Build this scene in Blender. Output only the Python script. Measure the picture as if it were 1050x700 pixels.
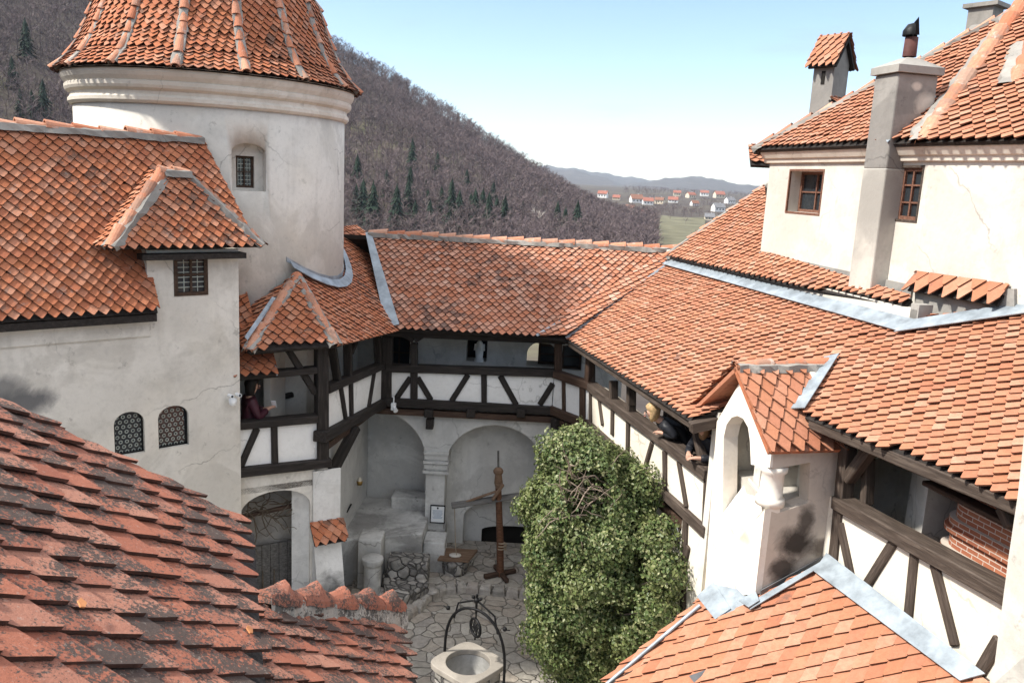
import bpy, bmesh, math, random
import numpy as np
from math import radians, sin, cos, tan, atan2, pi, sqrt, degrees
from mathutils import Vector, Matrix, noise as mnoise
from mathutils.geometry import tessellate_polygon
random.seed(7); RNG = np.random.default_rng(11)
for o in list(bpy.data.objects): bpy.data.objects.remove(o)
SC = bpy.context.scene; COL = SC.collection

# ------------------------------------------------------------------ camera, sky, sun, exposure
F = 847.0; CAMZ = 7.9; PITCH = radians(11); ROLL = radians(3)
CAM = np.array([0, 0, CAMZ])
cd = bpy.data.cameras.new('camera'); cam = bpy.data.objects.new('camera', cd); COL.objects.link(cam)
cd.sensor_width = 36; cd.lens = F/1050*36; cd.clip_start = 0.1; cd.clip_end = 30000
cam.matrix_world = Matrix.Translation(CAM) @ Matrix.Rotation(pi/2-PITCH, 4, 'X') @ Matrix.Rotation(ROLL, 4, 'Z')
SC.camera = cam
SUN_AZ = radians(-102); SUN_EL = radians(48)          # azimuth from +Y towards +X
sdir = Vector((sin(SUN_AZ)*cos(SUN_EL), cos(SUN_AZ)*cos(SUN_EL), sin(SUN_EL)))
w = bpy.data.worlds.new('World'); SC.world = w; w.use_nodes = True
nt = w.node_tree; nt.nodes.clear()
sky = nt.nodes.new('ShaderNodeTexSky'); sky.sky_type = 'NISHITA'; sky.sun_disc = False
sky.sun_elevation = SUN_EL; sky.sun_rotation = SUN_AZ; sky.altitude = 300
sky.air_density = .9; sky.dust_density = .25; sky.ozone_density = 1.0
bg = nt.nodes.new('ShaderNodeBackground'); bg.inputs['Strength'].default_value = 0.08
wo = nt.nodes.new('ShaderNodeOutputWorld')
_tc = nt.nodes.new('ShaderNodeTexCoord'); _mp = nt.nodes.new('ShaderNodeMapping'); _mp.inputs['Scale'].default_value = (1.6, 1.6, 11)
_ns = nt.nodes.new('ShaderNodeTexNoise'); _ns.inputs['Scale'].default_value = 1.7; _ns.inputs['Detail'].default_value = 7; _ns.inputs['Roughness'].default_value = .6
_rp = nt.nodes.new('ShaderNodeValToRGB'); _rp.color_ramp.elements[0].position = .54; _rp.color_ramp.elements[1].position = .8; _rp.color_ramp.elements[1].color = (.45, .45, .45, 1)
_mx = nt.nodes.new('ShaderNodeMix'); _mx.data_type = 'RGBA'; _mx.inputs[7].default_value = (2.2, 2.3, 2.4, 1)
nt.links.new(_tc.outputs['Generated'], _mp.inputs[0]); nt.links.new(_mp.outputs[0], _ns.inputs['Vector']); nt.links.new(_ns.outputs['Fac'], _rp.inputs[0])
nt.links.new(_rp.outputs[0], _mx.inputs[0]); nt.links.new(sky.outputs[0], _mx.inputs[6]); _sx = nt.nodes.new('ShaderNodeSeparateXYZ'); nt.links.new(_tc.outputs['Generated'], _sx.inputs[0])      # bright broken cloud added overhead, out of view, to fill the shade
_r2 = nt.nodes.new('ShaderNodeMapRange'); _r2.inputs[1].default_value = .28; _r2.inputs[2].default_value = .6; nt.links.new(_sx.outputs[2], _r2.inputs[0])
_n2 = nt.nodes.new('ShaderNodeTexNoise'); _n2.inputs['Scale'].default_value = 3; _n2.inputs['Detail'].default_value = 6; nt.links.new(_tc.outputs['Generated'], _n2.inputs['Vector'])
_r3 = nt.nodes.new('ShaderNodeMapRange'); _r3.inputs[1].default_value = .35; _r3.inputs[2].default_value = .55; nt.links.new(_n2.outputs['Fac'], _r3.inputs[0])
_ml = nt.nodes.new('ShaderNodeMath'); _ml.operation = 'MULTIPLY'; nt.links.new(_r2.outputs[0], _ml.inputs[0]); nt.links.new(_r3.outputs[0], _ml.inputs[1])
_m2 = nt.nodes.new('ShaderNodeMix'); _m2.data_type = 'RGBA'; _m2.inputs[7].default_value = (9.6, 9.4, 9.2, 1)
nt.links.new(_ml.outputs[0], _m2.inputs[0]); nt.links.new(_mx.outputs[2], _m2.inputs[6]); nt.links.new(_m2.outputs[2], bg.inputs[0]); nt.links.new(bg.outputs[0], wo.inputs[0])
sl = bpy.data.lights.new('sun', 'SUN'); sun = bpy.data.objects.new('sun', sl); COL.objects.link(sun)
sl.energy = 2.5; sl.angle = radians(4.0); sl.color = (1, .95, .86)
sun.rotation_euler = sdir.to_track_quat('Z', 'Y').to_euler(); sun.location = (-60, 0, 80)
SC.view_settings.view_transform = 'Standard'; SC.view_settings.look = 'None'
SC.view_settings.gamma = 1; SC.view_settings.use_curve_mapping = False
SC.view_settings.exposure = 1.55
SC.render.engine = 'CYCLES'; SC.cycles.max_bounces = 8; SC.cycles.diffuse_bounces = 4

# ------------------------------------------------------------------ survey: sight lines to points on real planes
def ray(px, py):
    u = (px-525)/F; v = (350-py)/F
    a = u*cos(ROLL)-v*sin(ROLL); b = u*sin(ROLL)+v*cos(ROLL)
    return np.array([a, cos(PITCH)+b*sin(PITCH), -sin(PITCH)+b*cos(PITCH)])
def onp(px, py, p, n):
    r = ray(px, py); return CAM + r*(np.dot(np.asarray(p)-CAM, n)/np.dot(r, n))
def pd(px, py, d):
    r = ray(px, py); return CAM + r*d/r[1]
def pz(px, py, z):
    r = ray(px, py); return CAM + r*(z-CAMZ)/r[2]
def V(*a): return np.array(a, float)
def nz(v):
    v = np.asarray(v, float); return v/np.linalg.norm(v)
UP = V(0, 0, 1)
class Pl:
    """vertical plane: point p, horizontal unit u, outward normal n"""
    def __init__(s, p, u, n=None):
        s.p = V(p[0], p[1], 0); s.u = nz([u[0], u[1], 0])
        n = V(s.u[1], -s.u[0], 0) if n is None else nz(n)
        s.n = n
    def at(s, px, py): return onp(px, py, s.p, s.n)
    def off(s, d): return Pl(s.p+s.n*d, s.u, s.n)
    def uz(s, px, py):
        q = s.at(px, py); return (float(np.dot(q-s.p, s.u)), float(q[2]))
    def xyz(s, u, z, d=0): return s.p+s.u*u+s.n*d+UP*z

# ------------------------------------------------------------------ materials
def new_mat(name):
    m = bpy.data.materials.new(name); m.use_nodes = True
    t = m.node_tree; b = t.nodes['Principled BSDF']; b.inputs['Specular IOR Level'].default_value = .25
    return m, t, b
def N(t, kind, **kw):
    n = t.nodes.new('ShaderNode'+kind)
    for k, v in kw.items():
        if k in n.inputs: n.inputs[k].default_value = v
        else: setattr(n, k, v)
    return n
def ramp(t, fac, stops, interp='LINEAR'):
    r = t.nodes.new('ShaderNodeValToRGB'); r.color_ramp.interpolation = interp
    el = r.color_ramp.elements
    while len(el) < len(stops): el.new(.5)
    for e, (p, c) in zip(el, stops):
        e.position = p; e.color = (c, c, c, 1) if isinstance(c, (int, float)) else (*c, 1)
    t.links.new(fac, r.inputs[0]); return r.outputs[0]
def mix(t, fac, a, b, mode='MIX'):
    m = t.nodes.new('ShaderNodeMix'); m.data_type = 'RGBA'; m.blend_type = mode
    for s, v in ((0, fac), (6, a), (7, b)):
        if hasattr(v, 'links'): t.links.new(v, m.inputs[s])
        else: m.inputs[s].default_value = v if s == 0 else (*v, 1)
    return m.outputs[2]
def pos(t, scale=(1, 1, 1), kind='pos', loc=(0, 0, 0), rot=(0, 0, 0)):
    if kind == 'pos': src = t.nodes.new('ShaderNodeNewGeometry').outputs['Position']
    else: src = t.nodes.new('ShaderNodeTexCoord').outputs['Object']
    mp = t.nodes.new('ShaderNodeMapping'); mp.inputs['Scale'].default_value = scale
    mp.inputs['Location'].default_value = loc; mp.inputs['Rotation'].default_value = rot
    t.links.new(src, mp.inputs[0]); return mp.outputs[0]
def noise(t, vec, scale, detail=4, rough=.55, dist=0):
    n = N(t, 'TexNoise', Scale=scale, Detail=detail, Roughness=rough, Distortion=dist)
    t.links.new(vec, n.inputs['Vector']); return n.outputs['Fac']
def bump(t, b, h, strength, dist=.02):
    n = N(t, 'Bump', Strength=strength, Distance=dist)
    t.links.new(h, n.inputs['Height']); t.links.new(n.outputs[0], b.inputs['Normal'])
def rnd(t): return t.nodes.new('ShaderNodeNewGeometry').outputs['Random Per Island']

def plaster(name, base, stain, amt=.5, warm=None, blobs=(), rough=.9, streak=.35):
    m, t, b = new_mat(name); p = pos(t)
    big = noise(t, p, .55, 5, .6, .4); mid = noise(t, p, 2.3, 6, .65); fine = noise(t, p, 14, 4, .6)
    c = mix(t, ramp(t, big, [(.38, 0.), (.68, amt)]), base, stain)
    c = mix(t, ramp(t, mid, [(.5, 0.), (.8, amt*.8)]), c, tuple(x*.82 for x in stain))
    st = noise(t, pos(t, (3.2, 3.2, .28)), 1.6, 5, .6)
    c = mix(t, ramp(t, st, [(.56, 0.), (.8, streak)]), c, tuple(x*.72 for x in stain))
    pt = noise(t, pos(t, (1, 1, 1), 'pos', (31, 7, 3)), .8, 8, .62, .8); c = mix(t, ramp(t, pt, [(.5, 0.), (.56, amt*.7)]), c, tuple(x*1.02 for x in stain))
    sp = noise(t, p, 4.5, 8, .75); c = mix(t, ramp(t, sp, [(.60, 0.), (.68, amt*.8)]), c, tuple(x*.6 for x in stain))
    if warm: c = mix(t, ramp(t, noise(t, p, .9, 3), [(.5, 0.), (.75, .55)]), c, warm)
    c = mix(t, ramp(t, fine, [(.3, .18), (.5, 0.)]), c, tuple(x*.7 for x in stain))
    wv = N(t, 'TexNoise', Scale=3.5, Detail=4); t.links.new(p, wv.inputs['Vector']); ma = N(t, 'VectorMath', operation='MULTIPLY_ADD'); ma.inputs[1].default_value = (.3, .3, .3)
    t.links.new(wv.outputs['Color'], ma.inputs[0]); t.links.new(p, ma.inputs[2]); vr = N(t, 'TexVoronoi', Scale=.8, feature='DISTANCE_TO_EDGE'); t.links.new(ma.outputs[0], vr.inputs['Vector'])
    ck = N(t, 'Math', operation='MULTIPLY'); t.links.new(ramp(t, vr.outputs['Distance'], [(.002, 1.), (.009, 0.)]), ck.inputs[0]); t.links.new(ramp(t, noise(t, p, .7, 3), [(.48, 0.), (.6, .6)]), ck.inputs[1])
    c = mix(t, ck.outputs[0], c, tuple(x*.4 for x in stain))
    for (q, sz, col, k) in blobs:                                  # stains with a shape of their own
        v = pos(t, tuple(1/s for s in sz), 'pos', tuple(-a/s for a, s in zip(q, sz)))
        ln = t.nodes.new('ShaderNodeVectorMath'); ln.operation = 'LENGTH'; t.links.new(v, ln.inputs[0])
        ad = N(t, 'Math', operation='ADD'); t.links.new(ln.outputs['Value'], ad.inputs[0])
        sc = N(t, 'Math', operation='MULTIPLY'); sc.inputs[1].default_value = 1.3
        t.links.new(noise(t, p, 2.6, 7, .7, .6), sc.inputs[0]); t.links.new(sc.outputs[0], ad.inputs[1])
        sm = N(t, 'Math', operation='MULTIPLY'); sm.inputs[1].default_value = .4; t.links.new(ad.outputs[0], sm.inputs[0])
        c = mix(t, ramp(t, sm.outputs[0], [(.46, k), (.58, k*.6), (.70, 0.)]), c, col)
    t.links.new(c, b.inputs['Base Color']); b.inputs['Roughness'].default_value = rough
    h = N(t, 'Math', operation='ADD'); t.links.new(mid, h.inputs[0])
    h2 = N(t, 'Math', operation='MULTIPLY'); h2.inputs[1].default_value = .35
    t.links.new(fine, h2.inputs[0]); t.links.new(h2.outputs[0], h.inputs[1])
    bump(t, b, h.outputs[0], .4, .025)
    return m
def tilemat(name, cols, dark, amt, lich=None, lamt=0, scale=9, patch=.6, dpos=.5, wt=.34, rw=.07):
    m, t, b = new_mat(name); p = pos(t); r = rnd(t)
    c = ramp(t, r, [(i/(len(cols)-1), x) for i, x in enumerate(cols)])
    n1 = noise(t, p, scale, 7, .7, .3); n0 = noise(t, p, patch, 4, .6, .3)
    c = mix(t, ramp(t, noise(t, p, scale*2.2, 4, .7), [(.35, .35), (.6, 0.)]), c, tuple(x*.6 for x in cols[0]))
    s = N(t, 'Math', operation='ADD'); t.links.new(n1, s.inputs[0]); t.links.new(n0, s.inputs[1])
    s2 = N(t, 'Math', operation='ADD'); t.links.new(s.outputs[0], s2.inputs[0])
    w1 = t.nodes.new('ShaderNodeTexWhiteNoise'); w1.noise_dimensions = '1D'; t.links.new(r, w1.inputs['W'])
    w2 = N(t, 'Math', operation='MULTIPLY'); w2.inputs[1].default_value = wt; t.links.new(w1.outputs['Value'], w2.inputs[0])
    t.links.new(w2.outputs[0], s2.inputs[1])
    s3 = N(t, 'Math', operation='MULTIPLY'); s3.inputs[1].default_value = .5; t.links.new(s2.outputs[0], s3.inputs[0])
    c = mix(t, ramp(t, s3.outputs[0], [(dpos, 0.), (dpos+rw, amt)]), c, dark)
    if lich: c = mix(t, ramp(t, noise(t, p, scale*.8, 7, .72), [(.58, 0.), (.64, lamt)]), c, lich)
    t.links.new(c, b.inputs['Base Color']); b.inputs['Roughness'].default_value = .88
    bump(t, b, noise(t, p, 40, 5, .65), .5, .01)
    return m
def wood(name, a, c2, sc=1.0):
    m, t, b = new_mat(name); p = pos(t, (1.2, 16, 16), 'obj')
    g = noise(t, p, 2.2*sc, 6, .65, .5)
    c = ramp(t, g, [(.3, tuple(x*.55 for x in a)), (.5, a), (.72, c2)])
    t.links.new(c, b.inputs['Base Color']); b.inputs['Roughness'].default_value = .75
    bump(t, b, g, .6, .012); return m
def simple(name, col, rough=.6, metal=0, var=.25, sc=8, bs=.2):
    m, t, b = new_mat(name); p = pos(t); n = noise(t, p, sc, 5, .6)
    c = ramp(t, n, [(.3, tuple(x*(1-var) for x in col)), (.7, tuple(min(1, x*(1+var)) for x in col))])
    t.links.new(c, b.inputs['Base Color']); b.inputs['Roughness'].default_value = rough
    b.inputs['Metallic'].default_value = metal
    if bs: bump(t, b, n, bs, .01)
    return m
M = {}
M['white'] = plaster('sunny_plaster', (.66, .64, .59), (.47, .44, .39), .75, warm=(.68, .62, .51))
M['grey_white'] = plaster('old_plaster', (.68, .65, .595), (.45, .425, .38), .8, warm=(.66, .61, .52))
M['arcade'] = plaster('arcade_plaster', (.64, .635, .61), (.40, .395, .38), .7)
M['dirty'] = plaster('dirty_plaster', (.6, .595, .575), (.22, .215, .205), .95)
M['infill'] = plaster('infill_plaster', (.76, .755, .74), (.66, .65, .62), .35, streak=.15)
M['infill_sun'] = plaster('limewash', (.73, .685, .60), (.62, .55, .44), .5, streak=.15)
M['concrete'] = plaster('chimney_render', (.34, .325, .30), (.20, .19, .18), .75)
M['cornice'] = plaster('cornice_plaster', (.66, .62, .55), (.48, .43, .36), .7)
M['mortar'] = plaster('lime_mortar', (.36, .34, .31), (.20, .19, .175), .9)
M['tile_new'] = tilemat('clay_tile_bright', [(.38, .155, .085), (.43, .19, .115), (.40, .17, .095), (.46, .25, .17), (.36, .14, .08), (.43, .205, .13)], (.13, .085, .07), .75, scale=7, dpos=.70)
M['tile_old'] = tilemat('clay_tile_weathered', [(.40, .135, .065), (.46, .18, .095), (.34, .11, .055), (.48, .235, .15), (.42, .15, .07), (.37, .125, .06)], (.10, .07, .055), .75, (.30, .27, .24), .35, scale=8, dpos=.65)
M['tile_far'] = tilemat('clay_tile_pale', [(.45, .195, .12), (.41, .155, .085), (.50, .275, .195), (.43, .17, .10), (.54, .33, .25)], (.11, .075, .065), .8, scale=8, dpos=.64)
M['tile_moss'] = tilemat('clay_tile_lichen', [(.27, .095, .06), (.32, .12, .075), (.24, .085, .055), (.35, .17, .12), (.29, .10, .06)], (.05, .044, .04), .92, (.36, .32, .28), .3, scale=58, patch=3.2, dpos=.52, wt=.10, rw=.03)
M['edge_old'] = simple('shadow_tile_edge', (.075, .035, .025), .95, 0, .4, 20)  # tile sides coloured dark to paint in the shadow lines between tiles
M['edge_new'] = simple('soft_shadow_tile_edge', (.15, .065, .04), .95, 0, .4, 20)  # same painted joint shadow, weaker, for the bright tiles
M['crest_mortar'] = tilemat('lichen_mortar', [(.30, .28, .25), (.30, .28, .25)], (.07, .065, .06), .9, (.5, .48, .44), .8, scale=34, patch=5, dpos=.49, wt=.02, rw=.03)
M['ridge'] = tilemat('ridge_tile_clay', [(.46, .17, .09), (.56, .30, .20), (.42, .15, .08), (.60, .36, .26)], (.2, .15, .12), .6, (.5, .46, .42), .5, scale=10, dpos=.62)
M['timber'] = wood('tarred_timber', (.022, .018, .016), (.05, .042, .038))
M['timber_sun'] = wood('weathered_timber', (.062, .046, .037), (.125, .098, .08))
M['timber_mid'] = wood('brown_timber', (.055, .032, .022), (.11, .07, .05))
M['plank'] = wood('bare_plank', (.16, .10, .065), (.26, .18, .12))
M['greywood'] = wood('grey_door_boards', (.10, .095, .09), (.17, .165, .155))
M['zinc'] = simple('zinc_flashing', (.30, .345, .385), .5, .35, .32, 5)
M['zinc_dark'] = simple('lead_flashing', (.17, .18, .19), .5, .3, .25, 4)
M['iron'] = simple('black_iron', (.012, .012, .013), .5, .5, .3, 20)
M['glass'], _t, _b = new_mat('dark_window_glass')
_b.inputs['Base Color'].default_value = (.025, .03, .035, 1); _b.inputs['Roughness'].default_value = .12; _b.inputs['Specular IOR Level'].default_value = .6
_n = noise(_t, pos(_t), 9, 2); bump(_t, _b, _n, .15, .02)
M['lead'] = simple('leaded_came', (.33, .36, .33), .5, .2, .2, 10)
M['frame'] = wood('window_frame_wood', (.05, .03, .02), (.10, .06, .04))
M['frame_red'] = wood('red_brown_frame', (.16, .075, .05), (.24, .13, .09))
M['stone'] = plaster('pale_limestone', (.55, .52, .47), (.38, .35, .31), .6)
M['dark'] = simple('dark_interior', (.02, .018, .016), .9, 0, .3, 3)
def stones(name, sc, cols, gap, gw=.06, bs=.8, kind='pos'):
    m, t, b = new_mat(name); p = pos(t, (1, 1, 1), kind)
    wv = N(t, 'TexNoise', Scale=2.2, Detail=2); t.links.new(p, wv.inputs['Vector'])
    mx = N(t, 'VectorMath', operation='MULTIPLY_ADD'); mx.inputs[1].default_value = (.35, .35, .35)
    t.links.new(wv.outputs['Color'], mx.inputs[0]); t.links.new(p, mx.inputs[2])
    v = N(t, 'TexVoronoi', Scale=sc); t.links.new(mx.outputs[0], v.inputs['Vector'])
    d = N(t, 'TexVoronoi', Scale=sc, feature='DISTANCE_TO_EDGE'); t.links.new(mx.outputs[0], d.inputs['Vector'])
    sp = t.nodes.new('ShaderNodeSeparateColor'); t.links.new(v.outputs['Color'], sp.inputs[0])
    c = ramp(t, sp.outputs[0], [(i/(len(cols)-1), x) for i, x in enumerate(cols)])
    c = mix(t, ramp(t, noise(t, p, 7, 6, .7), [(.4, 0.), (.75, .6)]), c, tuple(x*.45 for x in cols[0]))
    c = mix(t, ramp(t, d.outputs['Distance'], [(gw*.5, 1.), (gw*1.3, 0.)]), c, gap)
    t.links.new(c, b.inputs['Base Color']); b.inputs['Roughness'].default_value = .85
    h = N(t, 'Math', operation='ADD'); t.links.new(ramp(t, d.outputs['Distance'], [(0, 0.), (gw*2, 1.)]), h.inputs[0])
    t.links.new(noise(t, p, 12, 5), h.inputs[1]); bump(t, b, h.outputs[0], bs, .04)
    return m
M['paving'] = stones('crazy_paving', 3.6, [(.30, .275, .24), (.42, .39, .34), (.36, .31, .26), (.48, .45, .40), (.33, .30, .27)], (.17, .155, .135), .022)
M['rubble'] = stones('rubble_masonry', 5.5, [(.22, .21, .19), (.38, .36, .33), (.16, .15, .14), (.5, .47, .43)], (.10, .095, .09), .06, 1.)
M['bark'] = simple('bark', (.10, .08, .06), .9, 0, .4, 18, .6)
def leafmat(name, cols, tr=.25):
    m, t, b = new_mat(name)
    c = ramp(t, rnd(t), [(i/(len(cols)-1), x) for i, x in enumerate(cols)])
    c = mix(t, ramp(t, noise(t, pos(t), 1.6, 4, .6), [(.45, 0.), (.7, .4)]), c, (.22, .235, .085)); c = mix(t, ramp(t, noise(t, pos(t), 2.3, 3), [(.5, 0.), (.75, .5)]), c, (.05, .085, .035))
    t.links.new(c, b.inputs['Base Color']); b.inputs['Roughness'].default_value = .38
    tl = N(t, 'BsdfTranslucent'); t.links.new(c, tl.inputs[0])
    ms = N(t, 'MixShader', Fac=tr); out = t.nodes['Material Output']
    t.links.new(b.outputs[0], ms.inputs[1]); t.links.new(tl.outputs[0], ms.inputs[2]); t.links.new(ms.outputs[0], out.inputs[0])
    return m
M['ivy'] = leafmat('ivy_leaves', [(.055, .092, .032), (.085, .13, .045), (.125, .172, .06), (.20, .225, .085), (.075, .115, .04), (.36, .36, .19), (.095, .135, .05)])

# ------------------------------------------------------------------ mesh helpers
WLOC = {}
def tag(o, label=None, cat=None, group=None, kind=None):
    if label: o['label'] = label
    if cat: o['category'] = cat
    if group: o['group'] = group
    if kind: o['kind'] = kind
    return o
def thing(name, loc, label, cat, group=None, parent=None):
    o = bpy.data.objects.new(name, None); COL.objects.link(o); o.empty_display_size = .2
    o.location = loc; WLOC[o] = V(*loc)
    return tag(o, label, cat, group)
def link(o, parent, loc):
    COL.objects.link(o); loc = np.asarray(loc, float)
    if parent is not None:
        o.parent = parent; o.location = loc-WLOC[parent]
    else: o.location = loc
    WLOC[o] = loc
    return o
class MB:
    def __init__(s): s.v = []; s.f = []; s.sm = []; s.mi = []; s.n = 0
    def add(s, vs, fs, smooth=False, mi=None):
        vs = np.asarray(vs, float).reshape(-1, 3); b = s.n
        s.v.append(vs); s.n += len(vs)
        for k, f in enumerate(fs): s.f.append([i+b for i in f]); s.sm.append(smooth); s.mi.append(mi[k] if mi else 0)
        return s
    def arr(s): return np.concatenate(s.v) if s.v else np.zeros((0, 3))
    def box(s, c, size, ax=None):
        c = V(*c); h = V(*size)/2
        ax = np.eye(3) if ax is None else np.array(ax)
        vs = [c+ax[0]*h[0]*i+ax[1]*h[1]*j+ax[2]*h[2]*k for i in (-1, 1) for j in (-1, 1) for k in (-1, 1)]
        return s.add(vs, [(0, 1, 3, 2), (4, 6, 7, 5), (0, 4, 5, 1), (2, 3, 7, 6), (0, 2, 6, 4), (1, 5, 7, 3)])
    def prism(s, pts, vec):
        """extrude a planar polygon (any outline) along vec"""
        pts = [np.asarray(p, float) for p in pts]; vec = np.asarray(vec, float); n = len(pts)
        tris = tessellate_polygon([[Vector(p) for p in pts]])
        s.add(pts+[p+vec for p in pts], [tuple(t) for t in tris]+[tuple(i+n for i in t[::-1]) for t in tris] +
              [(i, (i+1) % n, (i+1) % n+n, i+n) for i in range(n)])
        return s
    def slab(s, pl, outer, holes=(), thick=.3, d=0):
        """wall sheet in a vertical plane with holes; front at +d, body behind"""
        loops = [list(outer)]+[list(h) for h in holes]
        tris = tessellate_polygon([[Vector((a, b, 0)) for a, b in lp] for lp in loops])
        flat = [p for lp in loops for p in lp]; n = len(flat)
        fr = [pl.xyz(a, b, d) for a, b in flat]; bk = [pl.xyz(a, b, d-thick) for a, b in flat]
        fs = [tuple(t) for t in tris]+[tuple(i+n for i in t[::-1]) for t in tris]
        k = 0
        for lp in loops:
            m = len(lp); fs += [(k+i, k+(i+1) % m, k+(i+1) % m+n, k+i+n) for i in range(m)]; k += m
        return s.add(fr+bk, fs)
    def tube(s, pts, r, n=8, cap=True, closed=False):
        pts = [np.asarray(p, float) for p in pts]; m = len(pts)
        rs = [r]*m if np.isscalar(r) else list(r)
        ref = None; rings = []
        for i in range(m):
            if closed: t = nz(pts[(i+1) % m]-pts[i-1])
            else: t = nz(pts[min(i+1, m-1)]-pts[max(i-1, 0)])
            if ref is None: ref = V(1, 0, 0) if abs(t[0]) < .8 else V(0, 1, 0)
            a = nz(ref-t*np.dot(ref, t)); b = np.cross(t, a); ref = a
            rings += [pts[i]+(a*cos(2*pi*k/n)+b*sin(2*pi*k/n))*rs[i] for k in range(n)]
        fs = []
        for i in range(m if closed else m-1):
            j = (i+1) % m
            fs += [(i*n+k, i*n+(k+1) % n, j*n+(k+1) % n, j*n+k) for k in range(n)]
        s.add(rings, fs, True)
        if cap and not closed:
            s.add(rings[:n], [tuple(range(n))[::-1]]); s.add(rings[-n:], [tuple(range(n))])
        return s
    def lathe(s, c, prof, n=32, smooth=True, a0=0, a1=2*pi):
        c = V(*c); m = len(prof); full = abs(a1-a0-2*pi) < 1e-6
        cols = n if full else n+1
        vs = [c+V(r*cos(a0+(a1-a0)*k/n), r*sin(a0+(a1-a0)*k/n), z) for r, z in prof for k in range(cols)]
        fs = [(i*cols+k, i*cols+(k+1) % cols, (i+1)*cols+(k+1) % cols, (i+1)*cols+k) for i in range(m-1) for k in range(n)]
        return s.add(vs, fs, smooth)
    def ball(s, c, r, n=10, m=7):
        r = V(r, r, r) if np.isscalar(r) else V(*r); c = V(*c)
        vs = [c+r*V(sin(pi*i/m)*cos(2*pi*k/n), sin(pi*i/m)*sin(2*pi*k/n), cos(pi*i/m)) for i in range(m+1) for k in range(n)]
        return s.add(vs, [(i*n+k, i*n+(k+1) % n, (i+1)*n+(k+1) % n, (i+1)*n+k) for i in range(m) for k in range(n)], True)
    def build(s, name, mat, parent=None, loc=None, bevel=0, label=None, mat2=None):
        v = s.arr()
        if loc is None:
            lo, hi = v.min(0), v.max(0); loc = V((lo[0]+hi[0])/2, (lo[1]+hi[1])/2, lo[2])
        me = bpy.data.meshes.new(name); me.from_pydata([tuple(x) for x in v-loc], [], s.f)
        me.polygons.foreach_set('use_smooth', s.sm); me.polygons.foreach_set('material_index', s.mi if mat2 else [0]*len(s.f)); me.update()
        bm = bmesh.new(); bm.from_mesh(me); bmesh.ops.recalc_face_normals(bm, faces=bm.faces); bm.to_mesh(me); bm.free()
        me.materials.append(mat)
        if mat2: me.materials.append(mat2)
        o = bpy.data.objects.new(name, me); link(o, parent, loc)
        if bevel:
            b = o.modifiers.new('bevel', 'BEVEL'); b.width = bevel; b.segments = 2; b.limit_method = 'ANGLE'
        if label: o['label'] = label
        return o
def beam(name, p, q, wid, dep, mat, parent, nrm, proud=.02, jit=.004, label=None):
    """hewn timber from p to q lying on a wall with normal nrm: own axes, grain along X"""
    p = np.asarray(p, float); q = np.asarray(q, float); L = np.linalg.norm(q-p)
    x = (q-p)/L; n = np.asarray(nrm, float); n = nz(n-x*np.dot(n, x)); y = np.cross(n, x)
    wid *= .88; org = p+n*(proud-dep/2); ns = max(2, int(L/.4))
    vs = []
    for i in range(ns+1):
        for a, b in ((-1, -1), (1, -1), (1, 1), (-1, 1)):
            vs.append((L*i/ns, a*wid/2+random.uniform(-jit, jit), b*dep/2+random.uniform(-jit, jit)))
    fs = [(i*4+k, i*4+(k+1) % 4, i*4+4+(k+1) % 4, i*4+4+k) for i in range(ns) for k in range(4)]+[(3, 2, 1, 0), (ns*4, ns*4+1, ns*4+2, ns*4+3)]
    me = bpy.data.meshes.new(name); me.from_pydata(vs, [], fs); me.materials.append(mat)
    o = bpy.data.objects.new(name, me)
    R = Matrix((x, y, n)).transposed().to_4x4()
    COL.objects.link(o)
    pl = WLOC[parent] if parent is not None else V(0, 0, 0)
    o.parent = parent; o.matrix_basis = Matrix.Translation(Vector(org-pl)) @ R; WLOC[o] = org
    b = o.modifiers.new('bevel', 'BEVEL'); b.width = .012; b.segments = 1; b.limit_method = 'ANGLE'
    if label: o['label'] = label
    return o
def arch(u0, u1, z0, zs, zt, n=14):
    """opening outline: jambs u0,u1 from z0 to springing zs, crown zt"""
    c = (u0+u1)/2; r = (u1-u0)/2
    return [(u0, z0), (u1, z0)]+[(c+r*cos(pi*k/n), zs+(zt-zs)*sin(pi*k/n)) for k in range(n+1)]
def rect(u0, u1, z0, z1): return [(u0, z0), (u1, z0), (u1, z1), (u0, z1)]

# ------------------------------------------------------------------ roofs
TW = .16; TE = .098; TH = .017
TIP = .92
def tile_block(frames, w, e, tip, lift=.046, jit=1.0):
    """frames: list of (tip point, right, down, normal); returns verts, faces"""
    L = 1.95*e
    out = np.array([(-.485*w, -L), (-.485*w, -tip), (-.30*w, -tip*.58), (-.06*w, -.002), (.06*w, -.002), (.30*w, -tip*.58), (.485*w, -tip), (.485*w, -L)])
    vs = []; fs = []; k = 0
    for (p, r, d, n) in frames:
        th = RNG.normal(0, .028)*jit; dl = RNG.normal(0, .006)*jit+(RNG.uniform(.01, .03) if RNG.random() < .03 else 0); cz = RNG.normal(0, .004)*jit+.006*sin(p[0]*1.9+p[1]*1.1+1.3*sin(p[1]*1.7+p[2]*2)); yaw = RNG.normal(0, .02)*jit
        r2 = r*cos(th)+d*sin(th); d2 = d*cos(th)-r*sin(th)
        a = out[:, 0]; b = out[:, 1]+dl
        c = lift*(b+L)/L+cz+a*yaw+.006
        top = p+np.outer(a, r2)+np.outer(b, d2)+np.outer(c+TH, n)
        bot = p+np.outer(a, r2)+np.outer(b, d2)+np.outer(c, n)
        vs.append(top); vs.append(bot)
        fs.append(tuple(range(k, k+8)))
        fs += [(k+i, k+i+8, k+i+9, k+i+1) for i in range(7)]
        k += 16
    return (np.concatenate(vs) if vs else np.zeros((0, 3))), fs
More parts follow.
